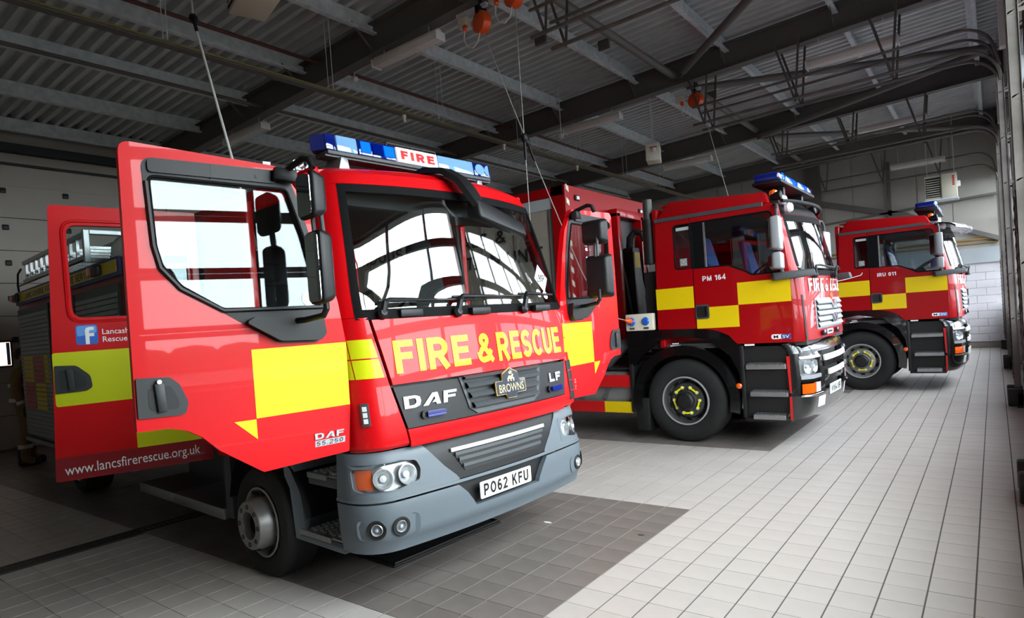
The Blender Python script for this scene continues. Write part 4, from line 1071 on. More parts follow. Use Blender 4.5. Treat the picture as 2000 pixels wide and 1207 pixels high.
# ---- rear body: lockers with roller shutters, yellow sign band, ladder gantry
BD = empty('rear_body', (0, 0, 0), parent=T1)
b = B(); b.box(-8.22, -3.84, -1.10, 1.10, .55, 2.58, .02); b.done('body_shell', REDD, BD)
for sg in (-1, 1):
    T_ = (lambda x, y, z: (x, sg*y, z))
    for xa, xb in ((-8.14, -6.58), (-6.42, -5.45), (-5.35, -3.96)):
        z0 = .6 if xa != -6.42 else 1.05
        q = B(); q.box(xa-.03, xb+.03, 1.10, 1.125, z0-.03, 2.33, T=T_)
        q.done('shutter_frame', GREYD, BD, smooth=0)
        n = int((2.29-z0)/.055)
        if sg > 0:
            q = B()
            for k in range(n): q.box(xa, xb, 1.12, 1.136, z0+k*.055, z0+k*.055+.049, T=T_)
            q.done('roller_shutter', SHUT, BD, smooth=0, kind='stuff'); continue
        first = None
        for k in range(n):
            if first is None:
                q = B(); q.box(xa, xb, 1.12, 1.136, 0, .049, .005, 1, T=T_); first = q.done('shutter_slat', SHUT, BD, smooth=0); first.location = (0, 0, z0)
            else: inst(first, 'shutter_slat', BD, (0, 0, z0+k*.055))
    q = B(); q.box(-8.2, -3.85, 1.1, 1.13, 2.40, 2.58, T=T_); q.done('blue_band', BLUED, BD, smooth=0)
    q = B(); q.box(-8.0, -3.9, 1.13, 1.136, 2.435, 2.555, T=T_); q.done('yellow_band', YEL2, BD, smooth=0)
    q = B(); q.box(-8.2, -3.85, 1.08, 1.15, .50, .55, T=T_); q.done('lower_rail', ALU, BD, smooth=0)
if True:
    bt = lambda u, v: Vector((-7.75+u, -1.1375, 2.455+v))
    q = B(); stext(q, 'LANCASHIRE FIRE', bt, 1.45, .075, .17, .15, .1); stext(q, '& RESCUE SERVICE', bt, 1.45, .075, .17, .15, 1.68); q.done('band_lettering', LETB, BD, smooth=0)
    for xa, z0, m in ((-7.98, 1.33, YEL2), (-7.40, 1.33, REDF), (-7.98, .97, REDF), (-7.40, .97, YEL2), (-7.0, 1.33, YEL2)):
        wdt = .52 if xa > -7.9 and xa < -7.3 else (.52 if xa < -7.9 else .3)
        for k in range(6):
            q = B(); q.box(xa, xa+wdt, -1.1385, -1.1365, z0+k*.06, z0+k*.06+.045); q.done('shutter_stripe', m, BD, smooth=0)
# side lamps on the band
for x in (-4.45, -8.05):
    q = B(); q.box(x-.12, x+.12, -1.19, -1.13, 2.44, 2.55, .02); q.done('scene_lamp_body', BLKP, BD)
    q = B(); q.box(x-.16, x-.06, -1.20, -1.15, 2.45, 2.54, .015); q.done('side_beacon', AMB, BD)
# ladder gantry
LD = empty('ladder', (0, 0, 0), parent=T1)
for y in (-1.04, -.56):
    for z in (2.955, 2.70):
        q = B(); q.box(-8.0, -5.10, y-.025, y+.025, z, z+.05, .004); q.done('stile', ALU, LD, smooth=0)
for k in range(11):
    x = -7.9+k*.27
    q = B(); q.box(x-.018, x+.018, -1.05, -1.02, 2.74, 2.97); q.bar((x, -1.04, 2.84), (x, -.56, 2.84), .03, .03); q.done('rung', ALU, LD, smooth=0)
q = B(); q.box(-5.12, -5.05, -1.08, -1.02, 2.66, 3.02, .006); q.box(-5.12, -5.05, -.58, -.52, 2.66, 3.02, .006); q.box(-5.12, -5.05, -1.02, -.58, 2.97, 3.02, .006); q.box(-5.12, -5.05, -1.02, -.58, 2.66, 2.71, .006); q.done('ladder_end_frame', SIL, LD, smooth=0)
q = B()
def lump(u, v):
    a = 1+.10*sin(3*u+1)+.06*sin(7*u+5*v); return Vector((-4.25+.42*a*cos(u)*cos(v), -.78+.24*a*sin(u)*cos(v), 2.60+.30*a*max(0, sin(v)))), Vector((0, 0, 1))
q.patch(lump, ls(0, 2*pi, 22), ls(0, pi/2, 8)); q.done('folded_sheet', WHT, BD, smooth=60)
q = B(); q.box(-8.1, -3.9, -.55, .9, 2.6, 2.85, .03); q.box(-7.5, -4.5, -.3, .5, 2.85, 3.15, .03); q.done('roof_locker', GREYD, BD)
q = B(); q.tube([(-8.2, -1.08, 2.55), (-8.26, -1.08, 2.7), (-8.2, -1.08, 2.85), (-8.0, -1.08, 2.9)], .014, 6); q.tube([(-8.24, -1.08, 2.68), (-7.2, -1.08, 2.68)], .010, 6); q.done('roof_rail', BLKP, BD)
# ================================================================== the two heavy prime movers
C2 = Plan([(1.20, -.05), (1.24, -.02), (1.9, -.03), (2.0, .01), (2.66, -.13), (2.80, -.20), (2.90, -.32), (2.96, -.46)],
          [(1.2, 1.11), (2.0, 1.12), (2.7, 1.07), (2.96, .98)], [(1.2, .16), (2.96, .16)], [(1.2, .05), (1.85, .08), (2.1, .17), (2.7, .19), (2.96, .17)])
G2 = Plan([(.33, -.10), (.38, -.03), (.60, 0), (1.0, .01), (1.15, -.04), (1.20, -.10)], [(.33, 1.09), (.6, 1.12), (1.2, 1.10)], [(.3, .22), (1.2, .20)], [(.3, .08), (1.2, .07)])
def heavy_truck(root, code, cable_end=False):
    T = root
    ys = 1.12
    # ---- side walls with window, door seam, decals (both sides, detail on the near side)
    for sg in (-1, 1):
        f = lambda u, z, w=0., sg=sg: Vector((u, sg*(ys-.02+w), z))
        hole1 = rnd([(-1.565, 2.185), (-1.35, 2.175), (-1.35, 2.735), (-1.567, 2.73)], [.04, .0, .0, .05])
        rear = [(-1.85, 1.44), (-1.345, 1.43), (-1.345, 2.80), (-1.80, 2.80)]
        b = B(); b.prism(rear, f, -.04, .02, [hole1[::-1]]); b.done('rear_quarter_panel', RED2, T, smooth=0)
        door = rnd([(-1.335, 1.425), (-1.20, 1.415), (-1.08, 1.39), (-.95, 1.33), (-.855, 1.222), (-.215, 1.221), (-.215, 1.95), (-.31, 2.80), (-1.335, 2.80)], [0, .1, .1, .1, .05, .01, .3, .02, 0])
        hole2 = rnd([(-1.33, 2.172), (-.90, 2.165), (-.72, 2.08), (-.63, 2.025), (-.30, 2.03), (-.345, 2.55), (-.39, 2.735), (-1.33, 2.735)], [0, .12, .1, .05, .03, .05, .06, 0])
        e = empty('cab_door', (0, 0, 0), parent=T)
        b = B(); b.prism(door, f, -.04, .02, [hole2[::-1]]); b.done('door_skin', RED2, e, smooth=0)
        b = B(); b.prism(hole1, f, .0, .006); b.prism(hole2, f, .0, .006); b.done('side_glass', DGLS, e, smooth=0)
        b = B(); b.prism(rect(-1.36, -1.19, 2.17, 2.735), f, -.01, .012); b.tube([f(u, z, .012) for u, z in hole2], .012, 6, closed=True); b.tube([f(u, z, .012) for u, z in hole1], .012, 6, closed=True); b.done('window_seal', SEAL, e)
        b = B(); b.prism(rect(-1.185, -1.165, 2.18, 2.72), f, -.0, .014); b.done('slider_bar', ALU, e, smooth=0)
        if sg < 0:
            b = B(); b.prism(rect(-1.845, -1.350, 1.69, 1.955), f, .02, .022); b.prism(rect(-.812, -.218, 1.687, 1.948), f, .02, .022)
            b.prism([(-1.33, 1.428), (-.812, 1.428), (-.812, 1.684), (-1.33, 1.684)], f, .02, .022); b.done('yellow_panel', YEL2, e, smooth=0)
            b = B(); stext(b, code, lambda u, v: f(u, v, .023), .285, .062, .19, .16, -1.225, 2.005); b.done('call_sign', LETW, e, smooth=0)
            b = B(); b.prism(rnd(rect(-.46, -.36, 1.262, 1.318), .025), f, .02, .022); b.prism(rect(-.362, -.25, 1.262, 1.318), f, .02, .021); ms = b.done('body_badge', WHTF, e, smooth=0)
            b = B(); b.prism(rnd(rect(-.355, -.245, 1.262, 1.318), .02), f, .0215, .0225); b.done('badge_field', BLUED if code.startswith('P') else BLUEF2, e, smooth=0)
            b = B(); b.text('M', lambda u, v: f(u, v, .024), .05, .036, .01, u0=-.435, v0=1.272); b.done('badge_letter', LETB, e, smooth=0)
            b = B(); b.text('SV', lambda u, v: f(u, v, .024), .075, .036, .01, u0=-.338, v0=1.272); b.done('badge_letter', LETW, e, smooth=0)
            b = B(); b.flat(rect(-1.50, -1.41, 2.22, 2.31), lambda u, v: f(u, v, .009)); b.flat(rect(-1.53, -1.36, 2.66, 2.70), lambda u, v: f(u, v, .009)); b.done('window_sticker', SILVER_S, e, smooth=0)
            b = B(); b.prism(rect(-1.495, -1.415, 2.225, 2.305), f, .0095, .010, [rect(-1.49, -1.42, 2.23, 2.30)[::-1]]); b.tube([f(-1.455+.022*cos(t), 2.268+.022*sin(t), .010) for t in ls(0, 2*pi, 12)[:-1]], .003, 4, closed=True); b.done('sticker_print', LETB, e, smooth=0)
            hp = rnd(rect(-1.335, -1.165, 1.545, 1.72), .03)
            b = B(); b.prism(hp, f, .02, .034); b.done('handle_surround', GREYD, e, smooth=30)
            b = B(); b.prism(rnd(rect(-1.32, -1.205, 1.565, 1.70), .03), f, .034, .036); b.done('handle_recess', BLKS, e, smooth=0)
            b = B(); b.hexa([f(-1.21, 1.57, .034), f(-1.175, 1.57, .034), f(-1.175, 1.57, .05), f(-1.21, 1.57, .05), f(-1.21, 1.70, .034), f(-1.175, 1.70, .034), f(-1.175, 1.70, .05), f(-1.21, 1.70, .05)], .008); b.done('door_handle', BLKP, e)
            # small white data text behind the wheel arch
            b = B()
            for k, (n_, w_) in enumerate(((5, .09), (8, .14), (3, .07))):
                for i in range(n_): b.flat(rect(-1.62-w_/2+i*w_/n_, -1.62-w_/2+(i+.7)*w_/n_, 1.245-k*.028, 1.261-k*.028), lambda u, v: Vector((u, -1.134, v)))
            b.done('data_print', LETW, T, smooth=0)
        # drip rail, roof side
        b = B(); b.prism(rect(-1.80, -.47, 2.80, 2.845), f, .0, .035); b.done('drip_rail', GREYD, T, smooth=0)
        g = B(); g.hexa([(-1.80, sg*(ys-.005), 2.84), (-.40, sg*(ys-.03), 2.84), (-.40, sg*(ys-.09), 2.84), (-1.80, sg*(ys-.06), 2.84), (-1.66, sg*(ys-.13), 3.065), (-.48, sg*(ys-.16), 2.985), (-.48, sg*(ys-.3), 2.985), (-1.66, sg*(ys-.3), 3.065)], .035, 3); g.done('roof_side', RED2, T)
        # arch and wing
        b = B(); n = 18; R0, R1 = .60, .775
        ang = ls(radians(-12), radians(190), n)
        for a0, a1 in zip(ang, ang[1:]):
            for y0, y1, ra, rb in ((.70, 1.125, R0, R0+.03), (1.06, 1.135, R0-.02, R0+.10)):
                b.hexa([(-1.555+ra*cos(a0), sg*y0, .53+ra*sin(a0)), (-1.555+rb*cos(a0), sg*y0, .53+rb*sin(a0)), (-1.555+rb*cos(a0), sg*y1, .53+rb*sin(a0)), (-1.555+ra*cos(a0), sg*y1, .53+ra*sin(a0)),
                        (-1.555+ra*cos(a1), sg*y0, .53+ra*sin(a1)), (-1.555+rb*cos(a1), sg*y0, .53+rb*sin(a1)), (-1.555+rb*cos(a1), sg*y1, .53+rb*sin(a1)), (-1.555+ra*cos(a1), sg*y1, .53+ra*sin(a1))])
        b.done('wheel_arch', BLKG, T, smooth=50)
        b = B(); wing = [(-2.30, 1.43), (-2.3, .98), (-2.2, .98), (-2.1, 1.12), (-1.85, 1.30), (-1.555, 1.345), (-1.2, 1.28), (-.95, 1.08), (-.86, .88), (-.83, .62), (-.80, .62), (-.80, 1.2), (-.90, 1.30), (-1.08, 1.395), (-1.33, 1.43)]
        b.prism(rnd(wing, .05), f, -.05, .012); b.done('arch_panel', BLKG, T, smooth=30)
        q = B(); q.lathe([(.034, 0), (.034, .02), (.02, .03), (0, .032)], (-.862, sg*ys, .72), (0, sg, 0), 14); am = q.done('marker_lamp', AMB, T)
        # step unit
        b = B(); b.box(-.84, -.30, .72, 1.05, .34, 1.22, T=lambda x, y, z: (x, sg*y, z)); b.box(-.82, -.30, .72, 1.115, .30, .345, .01, T=lambda x, y, z: (x, sg*y, z)); b.box(-.84, -.79, .9, 1.115, .34, 1.2, .01, T=lambda x, y, z: (x, sg*y, z)); b.done('step_unit', BLKS, T)
        for z, xa, xb in ((.975, -.775, -.32), (.655, -.74, -.315), (.385, -.72, -.355)):
            q = B(); q.box(xa, xb, 1.03, 1.13, z-.06, z-.005, .008, T=lambda x, y, z_: (x, sg*y, z_))
            if sg < 0:
                for k in range(18): q.bar((xa+.02+k*(xb-xa-.04)/17, -1.13, z-.005), (xa+.035+k*(xb-xa-.04)/17, -1.05, z+.008), .010, .02)
            q.done('step', ALU, T, smooth=0)
        if sg < 0:
            q = B(); q.prism([(-.295, .64), (-.275, .64), (-.278, 1.06), (-.312, 1.06)], f, .018, .03); q.prism([(-.305, .33), (-.28, .33), (-.275, .60), (-.30, .60)], f, .018, .03); q.done('red_marker_strip', REDF, T, smooth=0)
            q = B(); q.box(-.77, -.66, -1.125, -1.10, 1.195, 1.215); q.done('sill_lamp', WHT, T, smooth=0)
    # ---- front
    zw = lambda z: lerp([(2.0, 1.005), (2.66, .93)], z)
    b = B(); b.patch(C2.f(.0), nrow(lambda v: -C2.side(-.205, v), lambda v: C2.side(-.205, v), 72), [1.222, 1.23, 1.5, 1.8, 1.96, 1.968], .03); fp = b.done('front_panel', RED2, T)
    for sg in (-1, 1):
        us = (lambda v: ls(zw(v), C2.side(-.205-.13*max(0, v-1.95), v), 10)) if sg > 0 else (lambda v: ls(-C2.side(-.205-.13*max(0, v-1.95), v), -zw(v), 10))
        b = B(); b.patch(C2.f(0), us, [1.97]+ls(2.1, 2.66, 5)+[2.72, 2.80], .05); b.done('windscreen_pillar', RED2, T)
        b = B(); b.patch(C2.f(.004), (lambda v, sg=sg: [t*sg for t in (ls(1.03, 1.055, 2) if sg > 0 else ls(1.055, 1.03, 2))]), ls(1.24, 1.75, 3), .01); b.done('panel_joint', BLKS, T)
    b = B(); b.patch(C2.f(-.004), nrow(lambda v: -zw(v), lambda v: zw(v), 24), ls(2.02, 2.66, 6), .006); ws = b.done('windscreen', WSG, T)
    for zs in ([1.968, 2.03], [2.62, 2.70]):
        q = B(); q.patch(C2.f(.002), nrow(lambda v: -zw(v), lambda v: zw(v), 24), zs, .03); q.done('screen_seal', SEAL, ws)
    for sg in (-1, 1):
        q = B(); q.patch(C2.f(.002), (lambda v: ls(zw(v)-.05, zw(v), 3)) if sg > 0 else (lambda v: ls(-zw(v), -zw(v)+.05, 3)), ls(1.97, 2.7, 6), .03); q.done('screen_seal', SEAL, ws)
    for s0, s1 in ((-.72, -.05), (.02, .70)):
        q = B(); q.tube([C2(s0, 1.97, .04)[0], C2(s0+.02, 2.06, .06)[0], C2(s0+.14, 2.07, .055)[0], C2(s1, 2.05, .045)[0]], .014, 8); q.tube([C2(t, 2.045, .02)[0] for t in ls(s0+.05, s1+.1, 8)], .009, 6); P_, N_ = C2(s0, 1.975, 0); q.lathe([(.035, 0), (.035, .05), (0, .06)], P_, N_, 12); q.done('wiper', BLKP, T)
    b = B(); b.patch(C2.f(0), nrow(lambda v: -C2.side(-.62, v), lambda v: C2.side(-.62, v), 30), [2.70, 2.76, 2.80, 2.85, 2.90, 2.96], .03); b.done('roof_brow', RED2, T)
    b = B(); b.patch(C2.f(.005), nrow(lambda v: -.93+.06*(v-2.7)/.2, lambda v: .93-.06*(v-2.7)/.2, 24), [2.705, 2.75, 2.80, 2.85, 2.90, 2.925], .006); b.done('brow_panel', BLKP, T)
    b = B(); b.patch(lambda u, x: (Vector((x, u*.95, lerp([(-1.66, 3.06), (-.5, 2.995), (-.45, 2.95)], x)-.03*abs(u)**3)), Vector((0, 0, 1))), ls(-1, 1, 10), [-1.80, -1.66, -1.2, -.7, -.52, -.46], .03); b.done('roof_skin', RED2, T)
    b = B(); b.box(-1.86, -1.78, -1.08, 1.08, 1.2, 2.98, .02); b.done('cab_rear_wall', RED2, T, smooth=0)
    b = B(); b.box(-1.775, -.1, -1.05, 1.05, 1.18, 1.24); b.done('cab_shell', CABIN, T, smooth=0)
    b = B(); b.box(-1.78, -.62, -1.02, 1.02, 2.80, 2.84); b.hexa([(-.45, -1.04, 1.6), (-.12, -1.02, 1.6), (-.12, 1.02, 1.6), (-.45, 1.04, 1.6), (-.5, -1.04, 1.95), (-.14, -1.02, 1.99), (-.14, 1.02, 1.99), (-.5, 1.04, 1.95)]); b.done('cab_trim', CABIN, T, smooth=0)
    q0 = empty('seat_row', (0, 0, .42), parent=T)
    for y in (-.6, .6):
        b = B(); b.box(-1.22, -.75, y-.24, y+.24, 1.46, 1.60, .05, 2); b.hexa([(-1.24, y-.23, 1.56), (-1.12, y-.23, 1.56), (-1.12, y+.23, 1.56), (-1.24, y+.23, 1.56), (-1.42, y-.17, 2.42), (-1.33, y-.17, 2.42), (-1.33, y+.17, 2.42), (-1.42, y+.17, 2.42)], .04, 2); b.done('blue_seat', SEATB, q0).location = (.15 if y > 0 else 0, 0, -.25)
    steering_wheel(T, -.62, -.55, 2.12)
    if code.startswith('I'):
        # sun visor with pale camouflage print, marker lamp
        b = B()
        g = [[(C2(s_, z, off)[0]) for s_ in ls(-.95, .95, 20)] for z, off in ((2.80, .03), (2.78, .12), (2.70, .23), (2.66, .28), (2.645, .275), (2.69, .21), (2.765, .10), (2.78, .02))]
        V = [q.bm.verts for q in ()]
        R_ = [b.vs(r) for r in g]
        for A, D in zip(R_, R_[1:]+R_[:1]):
            for j in range(len(A)-1): b.face([A[j], A[j+1], D[j+1], D[j]])
        b.done('sun_visor', VISOR, T, smooth=50)
    else:
        b = B(); b.tube([C2(t, 2.80, .09)[0] for t in ls(-.9, .9, 18)], .022, 8); b.done('lamp_rail', BLKP, T)
    for y in (-.86, .86):
        q = B(); q.lathe([(.03, -.06), (.05, .0), (.06, .06), (.05, .07), (0, .075)], C2(y, 2.86, .08)[0], (1, 0, .1), 14); q.done('roof_lamp', BLKP, T)
    for k, (y, z) in enumerate(((-.80, 2.90), (-.82, 2.82), (-.84, 2.74))):
        q = B(); q.lathe([(.055, -.02), (.06, .02), (.045, .045), (0, .05)], C2(y, z, .07)[0], (1, -.2, 0), 14); q.done('marker_lamp', CLRW if k else AMB, T)
    for y in (.88,):
        q = B(); q.hexa([(-.55, y, 2.84), (-.25, y, 2.82), (-.25, y+.06, 2.80), (-.55, y+.3, 2.80), (-.6, y, 3.02), (-.42, y, 2.98), (-.42, y+.04, 2.94), (-.6, y+.22, 2.9)], .02); q.done('roof_deflector', RED2, T)
    # lettering, grille, emblem
    b = B(); pl = C2.put(.010)
    stext(b, 'FIRE', pl, .50, .155, .2, .14, -.86, 1.78); stext(b, '&', pl, .13, .155, .19, .1, -.27, 1.78); stext(b, 'RESCUE', pl, .80, .155, .2, .14, -.04, 1.78); b.done('lettering', WHTF, fp, smooth=0)
    b = B(); b.patch(C2.f(.006), ls(-.72, .72, 20), [1.34, 1.35, 1.5, 1.69, 1.70], .02); b.done('grille', GREYM, T)
    for k in range(5):
        z = 1.358+k*.068
        q = B(); us = ls(-.69, .69, 16); rows = [[C2(u, z+dz, off)[0] for u in us] for dz, off in ((0, .006), (0, .03), (.012, .034), (.05, .012), (.052, .006))]
        R_ = [q.vs(r) for r in rows]
        for A, D in zip(R_, R_[1:]):
            for j in range(len(A)-1): q.face([A[j], A[j+1], D[j+1], D[j]])
        q.done('grille_bar', GREYM, T, smooth=40)
        if k < 4:
            q = B(); q.patch(C2.f(.009), ls(-.69, .69, 12), [z+.052, z+.066], .004); q.done('grille_gap', BLKS, T)
    pm = lambda u, v, w: C2(u, v, .036+w)[0]
    b = B(); b.prism(rnd(rect(-.13, .13, 1.40, 1.45), .02), pm, -.01, -.002); b.done('emblem_recess', BLKS, T, smooth=0)
    b = B()
    for cx, z0, h in ((0, 1.565, .11), (0, 1.395, .11)):
        for a_, c_ in (((-.085, z0), (-.055, z0+h)), ((-.055, z0+h), (0, z0+h*.35)), ((0, z0+h*.35), (.055, z0+h)), ((.055, z0+h), (.085, z0))): b.bar(pm(a_[0], a_[1], .004), pm(c_[0], c_[1], .004), .012, .022, (1, 0, 0))
    b.done('chrome_emblem', CHR, T, smooth=0)
    q = B(); q.lathe([(.05, -.004), (.04, .012), (0, .014)], C2(0, 1.715, .006)[0], (1, 0, 0), 14, a0=0, a1=2*pi); q.done('red_badge', mat('orange_badge_'+code[:2], (230, 70, 30), .4), T)
    b = B(); b.prism(rnd(rect(-.34, -.04, 1.262, 1.318), .01), lambda u, v, w: C2(u, v, w)[0], .006, .010); sp = b.done('small_plate', WHTF, T, smooth=0)
    b = B(); [b.flat(rect(-.30+.037*k, -.275+.037*k, 1.276, 1.304), lambda u, v: C2(u, v, .0115)[0]) for k in range(6)]; b.done('plate_print', LETB, sp, smooth=0)
    for y in (-.52, .16):
        q = B(); q.hexa([pm(y-.05, 1.255, -.03), pm(y+.05, 1.255, -.03), pm(y+.05, 1.255, .0), pm(y-.05, 1.255, .0), pm(y-.05, 1.32, -.03), pm(y+.05, 1.32, -.03), pm(y+.05, 1.32, .0), pm(y-.05, 1.32, .0)], .008); q.done('blue_strobe', NAVY, T)
    # ---- bumper
    e = empty('bumper', (0, 0, 0), parent=T)
    SE2 = lambda v: G2.side(-.26, v)
    def bp(name, u0, u1, zs, off=0., th=.04, m=BLKG, n=24, sm=40):
        q = B(); q.patch(G2.f(off), nrow(u0, u1, n), zs, th); return q.done(name, m, e, smooth=sm)
    bp('bumper_top', lambda v: -SE2(v), SE2, [1.085, 1.11, 1.15, 1.19, 1.205], 0, n=36)
    bp('bumper_base', lambda v: -SE2(v), SE2, [.335, .36, .42, .52, .60], 0, n=36)
    for sg in (-1, 1):
        fl = (lambda a, c: (a, c)) if sg > 0 else (lambda a, c: (lambda v: -c(v), lambda v: -a(v)))
        K = lambda t: (lambda v: t)
        for a, c, zs in ((K(.60), K(.74), [.60, .8, 1.085]), (lambda v: SE2(v)-.10, SE2, [.60, .8, 1.085]), (K(.74), lambda v: SE2(v)-.10, [.755, .80]), (K(.74), lambda v: SE2(v)-.10, [1.04, 1.085])):
            A, Cc = fl(a, c); bp('bumper_skin', A, Cc, zs, n=6)
        A, Cc = fl(K(.75), K(1.13)); bp('lamp_frame', A, Cc, [.79, .80, .825, .83], .012, .03, SIL, 8); bp('lamp_frame', A, Cc, [1.02, 1.05], .012, .03, SIL, 8)
        bp('headlamp_bowl', A, Cc, ls(.82, 1.03, 2), -.05, .01, REFL, 8)
        for t in (.86, 1.02):
            P_, N_ = G2(sg*t, .925, -.045); q = B(); q.lathe([(.075, .03), (.06, .01), (.02, -.004)], P_, N_, 20); q.done('reflector', REFL, e); q = B(); q.lathe([(.02, -.004), (.018, .02), (0, .026)], P_, N_, 12); q.done('bulb', CLRW, e)
        bp('headlamp_cover', A, Cc, ls(.82, 1.03, 2), .002, .004, LGLASS, 8)
        A, Cc = fl(K(.90), K(1.12)); bp('indicator', A, Cc, [.625, .63, .73, .735], .006, .03, AMB, 6)
        A, Cc = fl(K(.76), K(.89)); bp('side_reflector', A, Cc, [.625, .63, .73, .735], .004, .03, CLRW, 6)
        A, Cc = fl(K(.58), K(.80)); bp('white_patch', A, Cc, ls(.44, .56, 2), .003, .004, WHTF, 5, 0)
        q = B(); q.tube([G2(sg*t, .605, .02)[0] for t in ls(.74, 1.14, 8)], .012, 6); q.done('lamp_trim', CHR, e)
    bp('intake_back', -.60, .60, [.60, .8, 1.085], -.08, .01, BLKS, 12)
    for z in (.965, .785):
        bp('white_bar', -.60 if z > .9 else -.45, .60 if z > .9 else .45, [z, z+.006, z+.058, z+.064], .012, .02, WHT, 16)
        bp('bumper_shelf', -.60, .60, [z-.07, z-.065, z-.01], .0, .09, BLKG, 12)
    pq = lambda u, v, w: G2(u, v, w)[0]
    b = B(); b.prism(rnd(rect(-.44, .12, .545, .665), .01), pq, .004, .014); npl = b.done('number_plate', PLATE, T, smooth=0)
    if code.startswith('P'):
        b = B(); stext(b, 'WX54 VBP', lambda u, v: pq(u, v, .0155), .47, .079, .17, .2, -.395, .566); b.done('plate_lettering', LETB, npl, smooth=0)
    b = B(); b.box(-.5, -.2, -.9, .9, .33, 1.1); b.done('front_crossmember', BLKS, T, smooth=0)
    # ---- mirrors on the door pillar
    for sg in (-1, 1):
        m_ = empty('mirror', (0, 0, 0), parent=T)
        TT = lambda x, y, z: (x, sg*y, z)
        q = B(); q.hexa([TT(-.42, 1.14, 1.93), TT(.04, 1.06, 1.95), TT(.06, 1.12, 1.95), TT(-.36, 1.22, 1.93), TT(-.42, 1.14, 2.02), TT(.02, 1.06, 2.03), TT(.04, 1.12, 2.03), TT(-.38, 1.22, 2.02)], .015); q.done('mirror_foot', GREYD, m_)
        q = B(); q.tube([TT(-.28, 1.17, 2.0), TT(-.29, 1.20, 2.08), TT(-.29, 1.26, 2.14)], .02, 8); q.done('mirror_stay', GREYD, m_)
        q = B(); q.tube([TT(-.34, 1.12, 2.80), TT(-.30, 1.18, 2.78), TT(-.29, 1.24, 2.72), TT(-.29, 1.25, 2.62)], .018, 8); q.done('mirror_stay', GREYD, m_)
        for z0, z1 in ((2.26, 2.645), (2.045, 2.245)):
            q = B(); q.hexa([TT(-.43, 1.16, z0+.02), TT(-.26, 1.13, z0), TT(-.23, 1.38, z0), TT(-.33, 1.38, z0+.02), TT(-.43, 1.16, z1-.01), TT(-.26, 1.13, z1), TT(-.23, 1.38, z1), TT(-.33, 1.38, z1-.01)], .03, 3); q.done('mirror_housing', GREYM, m_)
            q = B(); q.hexa([TT(-.429, 1.19, z0+.04), TT(-.425, 1.19, z0+.04), TT(-.350, 1.355, z0+.04), TT(-.354, 1.355, z0+.04), TT(-.429, 1.19, z1-.04), TT(-.425, 1.19, z1-.04), TT(-.350, 1.355, z1-.04), TT(-.354, 1.355, z1-.04)]); q.done('mirror_glass', MIRR, m_, smooth=0)
    # ---- light bar
    L = empty('light_bar', (.17, 0, 0), parent=T)
    q = B(); q.box(-.82, -.48, -.86, .86, 3.085, 3.125, .015); q.box(-.75, -.55, -.5, -.42, 2.99, 3.1); q.box(-.75, -.55, .42, .5, 2.99, 3.1); q.done('bar_base', BLKP, L)
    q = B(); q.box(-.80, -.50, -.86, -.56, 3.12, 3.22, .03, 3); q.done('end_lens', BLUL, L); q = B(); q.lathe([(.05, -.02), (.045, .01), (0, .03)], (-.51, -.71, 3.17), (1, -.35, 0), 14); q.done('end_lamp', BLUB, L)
    q = B(); q.box(-.80, -.50, .56, .86, 3.12, 3.22, .03, 3); q.done('end_lens', BLUL, L)
    for y0, y1 in ((-.55, -.05), (.05, .55)):
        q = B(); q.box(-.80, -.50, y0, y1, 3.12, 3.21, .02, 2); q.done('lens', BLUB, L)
    # ---- wheels and frame
    for sg in (-1, 1):
        wheel(T, (-1.554, sg*1.10, .525), sg, .525, .31, .305, RIM if code.startswith('I') else RIMD, 'in', True, 10, name='front_wheel')
    b = B()
    for sg in (-1, 1): b.box(-9.2, -.4, sg*.42-.045, sg*.42+.045, .75, 1.05)
    b.box(-1.7, -1.4, -.9, .9, .45, .62); b.box(-2.3, -.3, -.40, .40, .6, 1.15); b.done('chassis', HOSE, T, smooth=0)

SILVER_S = mat('pale_sticker', (176, 184, 182), .5)
VISOR = bpy.data.materials.new('mottled_visor'); VISOR.use_nodes = True
_n = VISOR.node_tree; _p = _n.nodes['Principled BSDF']; _p.inputs['Roughness'].default_value = .3; _p.inputs['Coat Weight'].default_value = .6
_t = _n.nodes.new('ShaderNodeTexCoord'); _x = _n.nodes.new('ShaderNodeTexNoise'); _x.inputs['Scale'].default_value = 6; _r = _n.nodes.new('ShaderNodeValToRGB'); _r.color_ramp.interpolation = 'CONSTANT'
_r.color_ramp.elements[0].color = (.02, .02, .02, 1); _r.color_ramp.elements[1].position = .5; _r.color_ramp.elements[1].color = (.7, .72, .72, 1)
_n.links.new(_t.outputs['Object'], _x.inputs['Vector']); _n.links.new(_x.outputs['Fac'], _r.inputs[0]); _n.links.new(_r.outputs[0], _p.inputs['Base Color'])

T2 = empty('fire_engine', (-1.60, 8.70, 0), 0, 'red fire lorry in the middle, PM 164 on its door, carrying a tall red container', 'fire engine')
heavy_truck(T2, 'PM 164')
T3 = empty('fire_engine', (-.39, 13.84, 0), 0, 'red fire lorry farthest from the camera, IRU 011 on its door', 'fire engine')
heavy_truck(T3, 'IRU 011')

